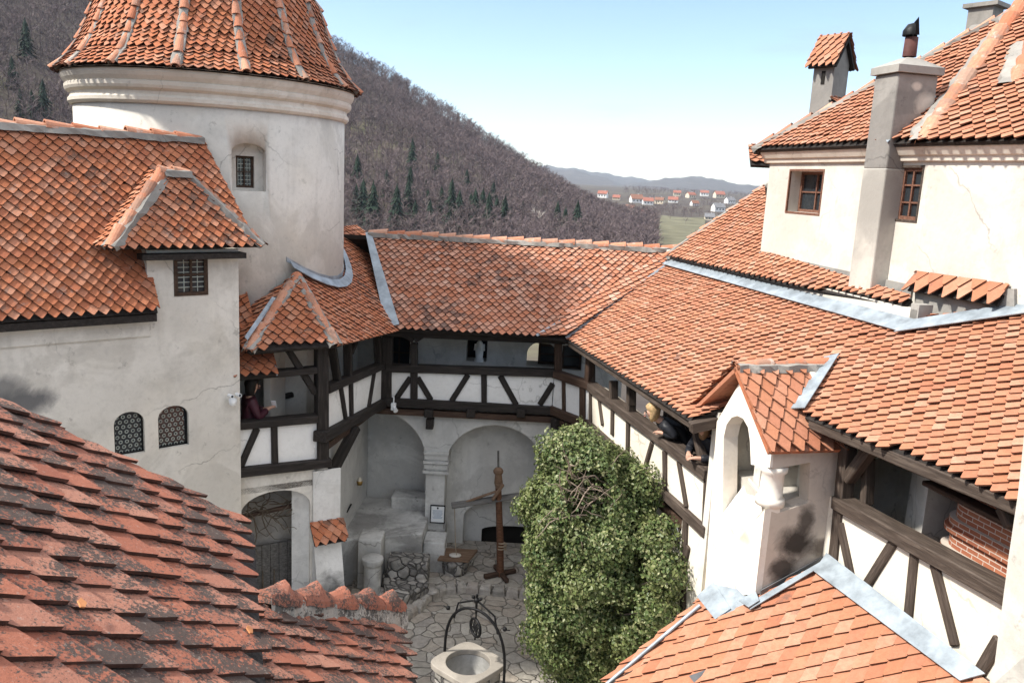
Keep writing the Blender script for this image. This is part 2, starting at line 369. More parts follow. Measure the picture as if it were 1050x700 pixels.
class Roof:
    def __init__(s, parent, mat, name='roof', deckmat=None):
        s.p = parent; s.mat = mat; s.deck = MB(); s.t = MB(); s.r = MB(); s.m = MB(); s.fl = MB(); s.name = name; s.dm = deckmat or M['timber']
    def face(s, pts, clip=True, w=TW, e=TE, deck=True, thick=.05, expand=.02, down=None, ref=None, eave=.05):
        pts = [np.asarray(p, float) for p in pts]
        n = np.zeros(3)
        for i in range(1, len(pts)-1): n += np.cross(pts[i]-pts[0], pts[i+1]-pts[0])
        n = nz(n); n = n if n[2] > 0 else -n
        d = nz(-UP+n*n[2]) if down is None else nz(down); r = np.cross(n, d)
        o = pts[0] if ref is None else np.asarray(ref)
        P2 = np.array([((p-o)@r, (p-o)@d) for p in pts])
        cc = P2.mean(0)
        ar = sum(P2[i][0]*P2[(i+1) % len(P2)][1]-P2[(i+1) % len(P2)][0]*P2[i][1] for i in range(len(P2)))
        sg = 1 if ar > 0 else -1
        bmx = P2[:, 1].max(); edges = []
        for i in range(len(P2)):
            a = P2[i]; b = P2[(i+1) % len(P2)]; t = b-a; L = np.hypot(*t)
            if L < 1e-4: continue
            no = np.array([t[1], -t[0]])/L*sg
            iseave = abs(t[1])/L < .12 and no[1] > .5
            edges.append((a+no*(eave if iseave else expand), no, iseave))
        b0 = bmx+eave if ref is None else 0
        k0 = int(math.floor((P2[:, 1].min()-b0)/e))-1; k1 = int(math.ceil((bmx+eave-b0)/e))+2
        fr = []
        for k in range(k0, k1+1):
            bb = b0+k*e
            for j in range(int(P2[:, 0].min()/w)-2, int(P2[:, 0].max()/w)+3):
                aa = (j+.5*(k % 2))*w
                ok = True
                for (q, no, ev) in edges:
                    dd = (np.array([aa, bb])-q)@no
                    if ev: ok &= dd < .012
                    else: ok &= dd < (w*.9 if clip else 0.02)+max(0, no[1])*e*1.9
                if ok: fr.append((o+r*aa+d*bb, r, d, n))
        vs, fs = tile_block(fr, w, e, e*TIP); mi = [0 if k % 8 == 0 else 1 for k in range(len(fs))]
        if clip and len(vs):
            bm = bmesh.new(); bv = [bm.verts.new(v) for v in vs]
            for k, f in enumerate(fs): bm.faces.new([bv[i] for i in f]).material_index = mi[k]
            for (q, no, ev) in edges:
                if ev: continue
                bmesh.ops.bisect_plane(bm, geom=bm.verts[:]+bm.edges[:]+bm.faces[:], plane_co=Vector(o+r*q[0]+d*q[1]), plane_no=Vector(r*no[0]+d*no[1]), clear_outer=True)
            bm.verts.index_update()
            vs = [tuple(v.co) for v in bm.verts]; fs = [[v.index for v in f.verts] for f in bm.faces]; mi = [f.material_index for f in bm.faces]; bm.free()
        if len(vs): s.t.add(vs, fs, mi=mi)
        if deck: s.deck.prism([p-n*.012 for p in pts], -n*thick)
        return n, d
    def cone(s, c, prof, w=TW, e=TE):
        """prof: list of (r,z) from eave to apex"""
        c = V(*c); seg = []
        for i in range(len(prof)-1):
            (r0, z0), (r1, z1) = prof[i], prof[i+1]; L = math.hypot(r1-r0, z1-z0); seg.append((L, r0, z0, r1, z1))
        tot = sum(x[0] for x in seg); fr = []; k = 0; sarc = -.05
        while sarc < tot:
            x = max(sarc, 0)
            for L, r0, z0, r1, z1 in seg:
                if x <= L: break
                x -= L
            tt = (sarc if sarc < 0 else x)/L; rr = r0+(r1-r0)*tt; zz = z0+(z1-z0)*tt
            cnt = max(6, int(2*pi*rr/w))
            for j in range(cnt):
                a = 2*pi*(j+.5*(k % 2))/cnt; er = V(cos(a), sin(a), 0)
                d = nz(er*(r0-r1)+UP*(z0-z1)); r = V(-sin(a), cos(a), 0); n = np.cross(r, d)
                if np.dot(n, er) < 0: n = -n
                fr.append((c+er*rr+UP*zz, r, d, n))
            k += 1; sarc += e
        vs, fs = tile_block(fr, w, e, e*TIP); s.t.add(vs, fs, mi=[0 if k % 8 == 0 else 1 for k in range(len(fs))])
        s.deck.lathe(c, [(max(r-.03, .01), z-.03) for r, z in prof], 48)
    def caps(s, pts, r=.105, step=.33, up=None, mort=.13, over=.05, knob=False, start=0):
        """half-round ridge tiles along a polyline bedded in mortar"""
        pts = [np.asarray(p, float) for p in pts]
        for i in range(len(pts)-1):
            a, b = pts[i], pts[i+1]; L = np.linalg.norm(b-a); t = (b-a)/L
            u = UP if up is None else np.asarray(up, float); u = nz(u-t*np.dot(u, t)); sd = np.cross(t, u)
            cnt = max(1, int(round(L/step)))
            for k in range(cnt):
                p0 = a+t*(L*k/cnt-over)+sd*RNG.normal(0, .008); p1 = a+t*(L*(k+1)/cnt)+sd*RNG.normal(0, .008)
                r0 = r*1.12; r1 = r*.9; ring = []; m = 8; hb = RNG.normal(0, .008)
                for (q, rr, hh) in ((p0, r0, .03), (p0*.5+p1*.5, (r0+r1)/2, .015), (p1, r1, .0)):
                    for th in (.0, .018):
                        ring += [q+sd*cos(pi*j/m)*(rr-th)+u*(sin(pi*j/m)*(rr-th)*(1.0)+hh+hb-.02) for j in range(m+1)]
                m1 = m+1; fs = []
                for g in range(2):
                    o0 = g*2*m1; o1 = (g+1)*2*m1
                    fs += [(o0+j, o0+j+1, o1+j+1, o1+j) for j in range(m)]
                fs += [(j, j+1, m1+j+1, m1+j) for j in range(m)]
                s.r.add(ring, fs, False)
                if knob:
                    s.r.ball(p0*.6+p1*.4+u*(r*1.02), (.028, .028, .04), 7, 5)
                    q = p0*.6+p1*.4+u*r*.8
                    s.r.add([q+t*.10, q-t*.10, q+sd*.09-u*.02, q-sd*.09-u*.02, q+u*.075], [(0, 2, 4), (2, 1, 4), (1, 3, 4), (3, 0, 4)])
            if mort:
                ns = max(2, int(L/.12)); ring = []
                for k in range(ns+1):
                    q = a+t*L*k/ns
                    for (x, y) in ((-1, -.07), (-.85, .02), (-.4, .035), (.4, .035), (.85, .02), (1, -.07)):
                        ring.append(q+sd*x*mort*(1+RNG.normal(0, .13))+u*(y+.012+RNG.normal(0, .006)))
                s.m.add(ring, [(k*6+j, k*6+j+1, k*6+7+j, k*6+6+j) for k in range(ns) for j in range(5)])
    def flash(s, a, b, wid, nrm, side, th=.012):
        """metal strip from a to b, width wid towards side"""
        a = np.asarray(a, float); b = np.asarray(b, float); n = nz(nrm); sd = nz(side)
        s.fl.prism([a+n*.05, b+n*.05, b+sd*wid+n*.055, a+sd*wid+n*.055], n*th)
    def flash_quad(s, pts, nrm, h=.055, th=.012):
        n = nz(nrm); s.fl.prism([np.asarray(p, float)+n*(h+.035) for p in pts], n*th)
    def done(s, zinc=None):
        o = s.deck.build(s.name, s.dm, s.p) if s.deck.n else s.p
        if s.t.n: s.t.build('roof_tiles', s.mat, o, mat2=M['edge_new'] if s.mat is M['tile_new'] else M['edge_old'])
        if s.r.n: s.r.build('ridge_tiles', M['ridge'], o)
        if s.m.n: s.m.build('mortar_bed', M['mortar'], o)
        if s.fl.n: s.fl.build('flashing', zinc or M['zinc'], o)
        return o
def plane3(a, b, c):
    n = nz(np.cross(np.asarray(b)-a, np.asarray(c)-a)); return np.asarray(a, float), (n if n[2] > 0 else -n)
def window(parent, pl, u0, u1, z0, z1, rec, fw=.05, nx=2, ny=2, fmat=None, bars=None, barmat=None, archz=None, br=.008):
    """framed window set rec metres behind a wall face"""
    f = MB(); q = pl.off(-rec); fm = fmat or M['frame']
    if archz:
        out = arch(u0, u1, z0, archz, z1); cu = (u0+u1)/2; inn = arch(u0+fw, u1-fw, z0+fw, archz, z1-fw)
    else: out = rect(u0, u1, z0, z1); inn = rect(u0+fw, u1-fw, z0+fw, z1-fw)
    f.slab(q, out, [inn], .05)
    for i in range(1, nx):
        x = u0+(u1-u0)*i/nx; f.box(q.xyz(x, (z0+z1)/2, -.022), (fw*.6, .034, z1-z0-fw), (q.u, q.n, UP))
    for i in range(1, ny):
        z = z0+(z1-z0)*i/ny; f.box(q.xyz((u0+u1)/2, z, -.024), (u1-u0-fw, .030, fw*.5), (q.u, q.n, UP))
    fo = f.build('window', fm, parent)
    g = MB(); g.slab(q, [(a, b) for a, b in inn], (), .01, -.035); g.build('pane', M['glass'], fo)
    if bars:
        b = MB()
        for (a, c) in bars: b.tube([q.xyz(*a, -.026), q.xyz(*c, -.026)], br, 5)
        b.build('grille', barmat or M['lead'], fo)
    return fo

# ================================================================== SETTING
Aq = V(-.247, .969, 0); Nn = V(.969, .247, 0); OR = V(5.016, 0, 0)      # frame of the right wing: q along it, s into it
def RS(q, s, z=0): return OR+Aq*q+Nn*s+UP*z
BACK = Pl((0, 16), (1, 0)); WING = Pl((-2.99, 13.3), (.46, 2.7)); FRONT = Pl((-4.26, 12.4), (1.2, .7))
DIAG = Pl((.87, 16), (.63, -.85)); LEFT = Pl(pd(246, 400, 12.3), (.743, .669))
WLOW = Pl((-3.15, 13.15), (.14, 3.9)); G1 = Pl(RS(0, .35), Aq, -Nn); G2 = Pl(RS(0, 1.13), Aq, -Nn); UW = Pl(RS(0, 2.7), Aq, -Nn)

mb = MB(); mb.prism([V(-6.5, 2, 0), V(4.2, 2, 0), V(4.2, 17.6, 0), V(-6.5, 17.6, 0)], (0, 0, -.3))
tag(mb.build('courtyard_paving', M['paving']), kind='structure')

def haze_box():
    mb = MB(); mb.box((0, 4000, 170), (15000, 17000, 520))
    m = bpy.data.materials.new('valley_air'); m.use_nodes = True; t = m.node_tree
    for n in list(t.nodes):
        if n.type == 'BSDF_PRINCIPLED': t.nodes.remove(n)
    v = t.nodes.new('ShaderNodeVolumePrincipled'); v.inputs['Density'].default_value = HAZE; v.inputs['Color'].default_value = (.74, .85, 1, 1)
    v.inputs['Anisotropy'].default_value = .2
    t.links.new(v.outputs[0], t.nodes['Material Output'].inputs['Volume'])
    tag(mb.build('haze', m), kind='stuff')
HAZE = 6e-5

# ------------------------------------------------------------------ left house
def left_house():
    T = thing('plastered_house', LEFT.p-LEFT.u*2, 'white plastered house with a hipped dormer and two arched lattice windows before the tower', 'house')
    L = lambda px, py: LEFT.uz(px, py)
    u152 = L(152, 318)[0]; ze = L(152, 318)[1]; zd = L(249, 255)[1]
    a1 = [L(118, 467)[0], L(149, 463)[0]]; a2 = [L(163, 461)[0], L(194, 457)[0]]
    z0 = L(133, 466)[1]; zt = L(133, 422)[1]; w0, w1 = L(178, 282)[0], L(213, 281)[0]; wz0, wz1 = L(195, 303)[1], L(195, 260)[1]
    holes = [arch(a1[0], a1[1], z0, zt-.17, zt), arch(a2[0], a2[1], z0, zt-.17, zt), rect(w0, w1, wz0, wz1)]
    mb = MB(); mb.slab(LEFT, [(-7, -.2), (0, -.2), (0, zd), (u152, zd), (u152, ze-.06), (-7, ze-.06)], holes, .45)
    mb.prism([LEFT.xyz(-.002, -.2, -.45), LEFT.xyz(-.002, zd, -.45), LEFT.xyz(-.45, zd, -.45), LEFT.xyz(-.45, -.2, -.45)], -LEFT.n*2.2)
    mb.prism([LEFT.xyz(u152, ze, -.45), LEFT.xyz(u152, zd, -.45), LEFT.xyz(u152+.3, zd, -.45), LEFT.xyz(u152+.3, ze, -.45)], -LEFT.n*.8)
    mb.build('wall', plaster('house_plaster', (.68, .65, .595), (.45, .425, .38), .8, warm=(.66, .61, .52), blobs=[(LEFT.at(22, 412), (.42, .42, .2), (.10, .10, .105), .9), (LEFT.at(2, 400), (.4, .4, .2), (.12, .12, .12), .8)]), T)
    mb = MB(); mb.slab(LEFT, [(-7, ze-.36), (u152+.02, ze-.36), (u152+.02, ze-.07), (-7, ze-.07)], (), .03, .035); mb.build('plaster_band', M['grey_white'], T)
    def hexbars(u0, u1, z0, z1, k=.085):
        out = []; c = k*.5
        for i in range(int((u1-u0)/k)+1):
            for j in range(int((z1-z0)/(k*.86))+1):
                x = u0+i*k+(j % 2)*c; y = z0+j*k*.86
                pts = [(x+c*.55*cos(pi/6+pi/3*q), y+c*.55*sin(pi/6+pi/3*q)) for q in range(7)]
                for q in range(6):
                    if u0 < pts[q][0] < u1 and u0 < pts[q+1][0] < u1 and pts[q][1] < z1: out.append((pts[q], pts[q+1]))
        return out
    for a in (a1, a2):
        f = window(T, LEFT, a[0], a[1], z0, zt, .06, .022, 1, 1, M['iron'], hexbars(a[0]+.02, a[1]-.02, z0+.03, zt-.05), M['lead'], zt-.17, .007)
    ww = (w1-w0-.1)/4; bars = []
    for i in range(1, 4): bars.append(((w0+.05+ww*i, wz0+.05), (w0+.05+ww*i, wz1-.05)))
    for j in range(1, 7): z = wz0+.05+(wz1-wz0-.1)*j/7; bars.append(((w0+.05, z), (w1-.05, z)))
    window(T, LEFT, w0, w1, wz0, wz1, -.012, .055, 2, 2, M['frame'], bars, M['lead'])
    # main roof
    R = Roof(T, M['tile_old'], 'main_roof'); sl = tan(radians(60)); ov = .22
    p0 = LEFT.xyz(0, ze, ov); nr = nz(LEFT.n*sl+UP)
    rp = onp(100, 138, p0, nr); zr = rp[2]; bk = (zr-ze)/sl
    def rp_(u, z): return LEFT.xyz(u, z, ov-(z-ze)/sl)
    ur = float((onp(206, 141, p0, nr)-LEFT.p)@LEFT.u); um = float((onp(226, 205, p0, nr)-LEFT.p)@LEFT.u)
    R.face([rp_(-7.5, ze), rp_(u152+.06, ze), rp_(u152+.06, zr), rp_(-7.5, zr)], ref=rp_(0, ze), w=.15, e=.083)
    zz = zd+.15
    R.face([rp_(u152+.06, zz), rp_(um+.35, zz), rp_(ur, zr), rp_(u152+.06, zr)], ref=rp_(0, ze), w=.15, e=.083)
    R.deck.prism([rp_(-7.5, zr), rp_(ur, zr), rp_(ur, zr)-LEFT.n*2.2-UP*2.4, rp_(-7.5, zr)-LEFT.n*2.2-UP*2.4], (0, 0, -.08))
    R.caps([rp_(-7.5, zr+.03), rp_(ur, zr+.03)], .10, .36)
    R.done()
    mb = MB(); mb.prism([LEFT.xyz(-7.5, ze-.03, .2), LEFT.xyz(u152+.05, ze-.03, .2), LEFT.xyz(u152+.05, ze-.13, .2), LEFT.xyz(-7.5, ze-.13, .2)], -LEFT.n*.2)
    mb.build('eave_board', M['timber'], T)
    # dormer roof
    D = Roof(T, M['tile_old'], 'dormer_roof'); o2 = .28; zl = zd-.02; s2 = tan(radians(58))
    q0 = LEFT.xyz(0, zl, o2); n2 = nz(LEFT.n*s2+UP)
    c0 = onp(112, 257, q0, n2); c1 = onp(270, 249, q0, n2); t0 = onp(166, 180, q0, n2); t1 = onp(194, 179, q0, n2)
    c0[2] = c1[2] = (c0[2]+c1[2])/2; t0[2] = t1[2] = (t0[2]+t1[2])/2
    D.face([c0, c1, t1, t0], w=.15, e=.083)
    back = -LEFT.n*1.3
    D.face([c0, t0, t0+back*.75, c0-LEFT.n*.95], w=.15, e=.083)
    D.face([c1, t1, t1+back*.75, c1-LEFT.n*.95])
    D.caps([t0, c0], .085, .27, mort=.12); D.caps([t1, c1], .06, .25, mort=.09); D.caps([t0+UP*.03, t1+UP*.03], .085, .26)
    D.done()
    mb = MB(); mb.prism([LEFT.xyz(u152-.12, zl-.02, .22), LEFT.xyz(.03, zl-.02, .22), LEFT.xyz(.03, zl-.1, .22), LEFT.xyz(u152-.12, zl-.1, .22)], -LEFT.n*.24)
    mb.build('eave_board', M['timber'], T)
left_house()

# ------------------------------------------------------------------ round tower
def tower():
    a0 = atan2(*ray(75, 125)[:2]); a1 = atan2(*ray(353, 150)[:2]); am = (a0+a1)/2; half = (a1-a0)/2
    D = 16.3; r = D*sin(half); c = V(D*sin(am), D*cos(am), 0); df = D-r
    def zf(py, px=212, d=df): q = ray(px, py); return CAMZ+d*q[2]/math.hypot(q[0], q[1])
    zc = zf(109); ze = zf(73)
    T = thing('round_tower', c, 'round white plastered tower with a flared red tiled cone roof and one small barred window', 'tower')
    mb = MB(); nseg = 96; wa = atan2(*ray(254, 175)[:2])
    prof = [(r*1.01, 5.0), (r, zc)]
    mb.lathe(c, prof, nseg); wall = mb.build('wall', M['grey_white'], T)
    # recessed window cut into the round wall
    dirw = V(sin(wa), cos(wa), 0)                               # camera bearing
    hit = None
    b = -2*(dirw@c); cc = c@c-r*r; tt = (-b-sqrt(b*b-4*cc))/2; hit = dirw*tt
    er = nz(hit-c); pl = Pl(hit, V(-er[1], er[0], 0), er)
    if pl.u[0] < 0: pl = Pl(hit, -pl.u, er)
    zb, zt = zf(196, 254, tt), zf(147, 254, tt); ua, ub = pl.uz(238, 175)[0], pl.uz(273, 175)[0]
    cut = MB(); cut.slab(pl, arch(ua, ub, zb, zt-.13, zt), (), .9, .2)
    co = cut.build('cutter', M['grey_white']); md = wall.modifiers.new('b', 'BOOLEAN'); md.operation = 'DIFFERENCE'; md.object = co; md.solver = 'EXACT'
    sf = MB(); sf.lathe(c, [(r*1.01, 5.0), (r*1.003, 7), (r, zc), (r-.5, zc), (r-.5, 5.0), (r*1.01, 5.0)], nseg)
    me0 = wall.data; tmp = sf.build('tmp', M['grey_white']); wall.data = tmp.data.copy(); wall.data.transform(Matrix.Translation(Vector(WLOC[tmp]-WLOC[wall])))
    bpy.data.objects.remove(tmp); bpy.context.view_layer.update()
    ev = wall.evaluated_get(bpy.context.evaluated_depsgraph_get()); nm = bpy.data.meshes.new_from_object(ev); wall.modifiers.clear(); wall.data = nm
    bpy.data.objects.remove(co)
    inner = MB(); x0, x1 = pl.uz(245, 175)[0], pl.uz(264, 175)[0]; y0, y1 = zf(193, 254, tt), zf(160, 254, tt)
    inner.slab(pl, arch(ua-.02, ub+.02, zb-.02, zt-.11, zt+.02), [rect(x0, x1, y0, y1)], .3, -.2); inner.build('window_niche', M['grey_white'], T)
    bars = [((x0+(x1-x0)*i/6, y0), (x0+(x1-x0)*i/6, y1)) for i in range(1, 6)]+[((x0, y0+(y1-y0)*j/8), (x1, y0+(y1-y0)*j/8)) for j in range(1, 8)]
    window(T, pl, x0, x1, y0, y1, .26, .035, 2, 2, M['frame'], bars, M['lead'], br=.007)
    h = ze-zc
    mb = MB(); mb.lathe(c, [(r-.05, zc-.02), (r+.04, zc), (r+.075, zc+.07*h), (r+.075, zc+.17*h), (r+.04, zc+.24*h), (r+.035, zc+.34*h), (r+.10, zc+.42*h), (r+.12, zc+.5*h), (r+.12, zc+.60*h), (r+.10, zc+.63*h), (r+.15, zc+.76*h), (r+.17, zc+.86*h), (r+.17, zc+h), (r-.1, zc+h+.01)], 96)
    mb.sm = [False]*len(mb.sm); mb.build('cornice', M['cornice'], T)
    b0 = atan2(*ray(56, 80)[:2]); b1 = atan2(*ray(366, 88)[:2]); re = D*sin((b1-b0)/2)
    t0 = atan2(*ray(98, 0)[:2]); t1 = atan2(*ray(322, 0)[:2]); rt = D*sin((t1-t0)/2)
    q = ray(212, 0); zt = CAMZ+(D-rt*.2)*q[2]/math.hypot(q[0], q[1])
    dz = zt-ze
    pr = [(re, ze), (re-(re-rt)*.30, ze+dz*.16), (re-(re-rt)*.56, ze+dz*.38), (re-(re-rt)*.80, ze+dz*.68), (rt, zt), (rt*.6, zt+1.1), (rt*.25, zt+2.2), (.06, zt+2.9)]
    R = Roof(T, M['tile_old'], 'cone_roof'); R.cone(c, pr, w=.145, e=.083)
    nr_ = 16
    for k in range(nr_):
        a = 2*pi*(k+.33)/nr_; e = V(cos(a), sin(a), 0)
        pts = [c+e*(x+.02)+UP*(z+.03) for x, z in pr[:-1]]
        R.caps(pts, .066, .27, up=e*.7+UP*.7, mort=.088)
    R.done()
    mb = MB(); mb.ball(c+UP*(zt+3.0), .1); mb.tube([c+UP*(zt+2.9), c+UP*(zt+3.5)], .02); mb.build('finial', M['iron'], T)
    return c, r
TC, TR = tower()

# ------------------------------------------------------------------ timber helpers on planes
def tb(name, pl, a, b, wid, mat, parent, proud=.03, dep=.14):
    return beam(name, pl.at(*a), pl.at(*b), wid, dep, mat, parent, pl.n, proud)
TM = M['timber']

# ------------------------------------------------------------------ back gallery on its arcade
RB = {}
def back_gallery():
    T = thing('timber_gallery', BACK.xyz(-.8, 3.3, -.8), 'black and white timber gallery along the far side of the courtyard, above two plastered arches', 'gallery')
    mb = MB(); mb.slab(BACK, rect(-2.5, .86, 3.4, 4.16), (), .06, -.012); mb.build('infill', M['infill'], T)
    B = BACK
    tb('rail', B, (396, 377), (569, 382.5), .17, TM, T, .06, .2)
    tb('sill_beam', B, (391, 411), (569, 420.5), .19, TM, T, .08, .22)
    tb('post', B, (397, 345), (396, 411), .24, TM, T, .05, .24)
    tb('post', B, (424.5, 352), (424.5, 411), .16, TM, T, .035, .16)
    tb('post', B, (496.3, 380), (496.3, 415), .13, TM, T, .03)
    tb('post', B, (572.5, 345), (572.5, 384), .17, M['timber_mid'], T, .035, .16)
    for p, q in (((421, 387), (406, 409)), ((428, 387), (442, 410)), ((480, 384), (463, 411)), ((513, 385), (529.5, 415)), ((567, 393), (553.5, 415))):
        tb('brace', B, p, q, .13, TM, T, .028)
    tb('bracket', B, (424, 349), (412, 342), .12, TM, T, .03); tb('bracket', B, (425, 349), (437, 342), .12, TM, T, .03)
    tb('wall_plate', B, (389, 340.5), (580, 349), .16, TM, T, .06, .2)
    mb = MB(); mb.prism([V(-3.2, 15.95, 3.3), V(1.9, 15.95, 3.3), V(1.9, 17.3, 3.3), V(-3.2, 17.3, 3.3)], (0, 0, -.12)); mb.build('floor', M['timber_mid'], T)
    rw = Pl((0, 17.25), (1, 0)); uz = rw.uz
    n0, n1 = uz(479, 344), uz(499, 371); w0, w1 = uz(541, 352), uz(570, 377); v0, v1 = uz(577, 354), uz(596, 380); d0, d1 = uz(394, 340), uz(420, 371)
    arc = arch(w0[0], w1[0], w1[1], w1[1]+.28, w0[1]+.05)
    mb = MB(); mb.slab(rw, rect(-3.4, 2.4, -3, 5.9), [rect(n0[0], n1[0], n1[1], n0[1]), arc, rect(v0[0], v1[0], v1[1], v0[1]), rect(d0[0], d1[0], d1[1]-.5, d0[1]+.1)], .6)
    mb.build('rear_wall', M['grey_white'], T)
    window(T, rw, w0[0]+.25, w1[0], w1[1], w0[1]-.05, .3, .05, 1, 2, M['frame'])
    window(T, rw, v0[0], v1[0], v1[1], v0[1], .12, .05, 1, 2, M['frame'])
    window(T, rw, n0[0], n1[0], n1[1], n0[1], .4, .04, 1, 1, M['frame'])
    window(T, rw, d0[0], d1[0], d1[1]-.5, d0[1]+.1, .35, .06, 2, 2, M['frame'])
    # roof
    e = pd(480, 341, 15.62); ze = e[2]; n = V(0, -sin(radians(40)), cos(radians(40))); P = (e, n)
    R = Roof(T, M['tile_far'], 'gallery_roof'); on = lambda x, y: onp(x, y, e, n)
    E0 = V(pd(403, 335, 15.62)[0], 15.62, ze); E1 = V(pd(549, 343, 15.62)[0], 15.62, ze)
    r0 = on(377, 246); r1 = on(690, 253); zr = (r0[2]+r1[2])/2; yr = 15.62+(zr-ze)/tan(radians(40))
    r0 = V(r0[0], yr, zr); r1 = V(r1[0], yr, zr)
    R.face([E0, E1, on(676, 270), r1, r0], w=.15, e=.088)
    R.deck.prism([r0-V(1.6, 0, 0), r1+V(1.5, 0, 0), r1+V(1.5, 2.4, -2), r0+V(-1.6, 2.4, -2)], (0, 0, -.09))
    R.caps([r1+UP*.03, r0+UP*.03], .10, .36, knob=False)
    RB.update(E0=E0, E1=E1, r0=r0, r1=r1, e=e, n=n)
    # facet over the canted corner, meeting the right wing's roof
    n1_ = nz(V(-.6*Nn[0], -.6*Nn[1], 1.)); p1_ = RS(0, 0, 4.95)
    Eb = RS(16.06, 0, 4.95); T2 = RS(16.9, 2.42, 4.95+.6*2.42); T1 = on(678, 268)
    R.face([E1, Eb, T2, T1])
    nn = nz(np.cross(Eb-E1, T2-E1)); nn = nn if nn[2] > 0 else -nn
    R.flash(E1, T1, .06, nn, np.cross(nn, T1-E1)*-1, .01); R.flash(Eb, T2, .05, nn, np.cross(nn, T2-Eb), .01)
    R.done()
    return T
def arcade():
    T = thing('arcade_wall', BACK.xyz(-.5, 0, -.3), 'grey plastered courtyard wall with two round arched recesses and a capital band between them', 'wall')
    B = BACK; cx = B.uz(393, 430)[0]; r1 = B.uz(437, 470)[0]; zt = B.uz(394, 424)[1]; zs = B.uz(437, 478)[1]
    c2 = B.uz(456.5, 470)[0]; r2 = B.uz(558, 470)[0]; zt2 = B.uz(508, 437)[1]
    h1 = arch(2*cx-r1-.12, r1, -.06, zs, zt); h2 = arch(c2, r2, -.06, zs+.02, zt2)
    mb = MB(); mb.slab(B, rect(-3.4, 2.3, -.1, 3.5), [h1, h2], .7, -.1); mb.build('wall', M['arcade'], T)
    mb = MB(); mb.slab(Pl((0, 17.15), (1, 0)), rect(-3.6, -1.35, -.1, 3.4), (), .1); 
    # second recess: shallower back wall with the inner flat arch and the hearth hole
    q = Pl((0, 16.75), (1, 0)); ia = q.uz(474, 560)[0]; ib = q.uz(560, 560)[0]; it = q.uz(512, 513)[1]
    q2 = Pl((0, 17.0), (1, 0)); f0, f1 = q2.uz(493, 560), q2.uz(562, 541)
    mb.slab(q, rect(-1.7, 2.3, -.1, 3.4), [arch(ia, ib, -.05, it-.4, it)], .2)
    mb.slab(q2, rect(-1.5, 2.0, -.1, 2.4), [arch(f0[0], f1[0], f0[1], f1[1]-.12, f1[1])], .14)
    mb.build('recess_wall', M['arcade'], T)
    mb = MB(); mb.box((q2.xyz((f0[0]+f1[0])/2, (f0[1]+f1[1])/2, -.2)), (f1[0]-f0[0]+.3, .06, 1.2)); mb.build('hearth_back', M['dark'], T)
    mb = MB()
    for py, hh, pr in ((464, .06, .06), (467.5, .10, .03), (474, .05, .07), (477.5, .10, .035), (484, .05, .07)):
        z = B.uz(447, py)[1]; mb.box(B.xyz((r1+c2)/2, z-hh/2, -.1-.3), (c2-r1+.06+pr, .6+pr*2, hh))
    mb.build('capital', M['arcade'], T)
    mb = MB(); mb.box(B.xyz((r1+c2)/2, .35, -.3), (c2-r1+.1, .5, .75)); mb.build('pedestal', M['dirty'], T)
    for x, dy in ((440, 0), (483, 0), (534, 0)):
        p = B.at(x, 425+dy); beam('corbel', p+V(0, -.16, .06), p+V(0, .2, .06), .2, .16, TM, T, UP, .08)
    p = B.at(441, 431); beam('corbel', p+V(0, -.12, 0), p+V(0, .2, 0), .17, .2, TM, T, UP, .05)
    p = DIAG.at(571, 431); beam('corbel', p+DIAG.n*.1, p-DIAG.n*.3, .18, .26, TM, T, UP, .05)
back_gallery(); arcade()

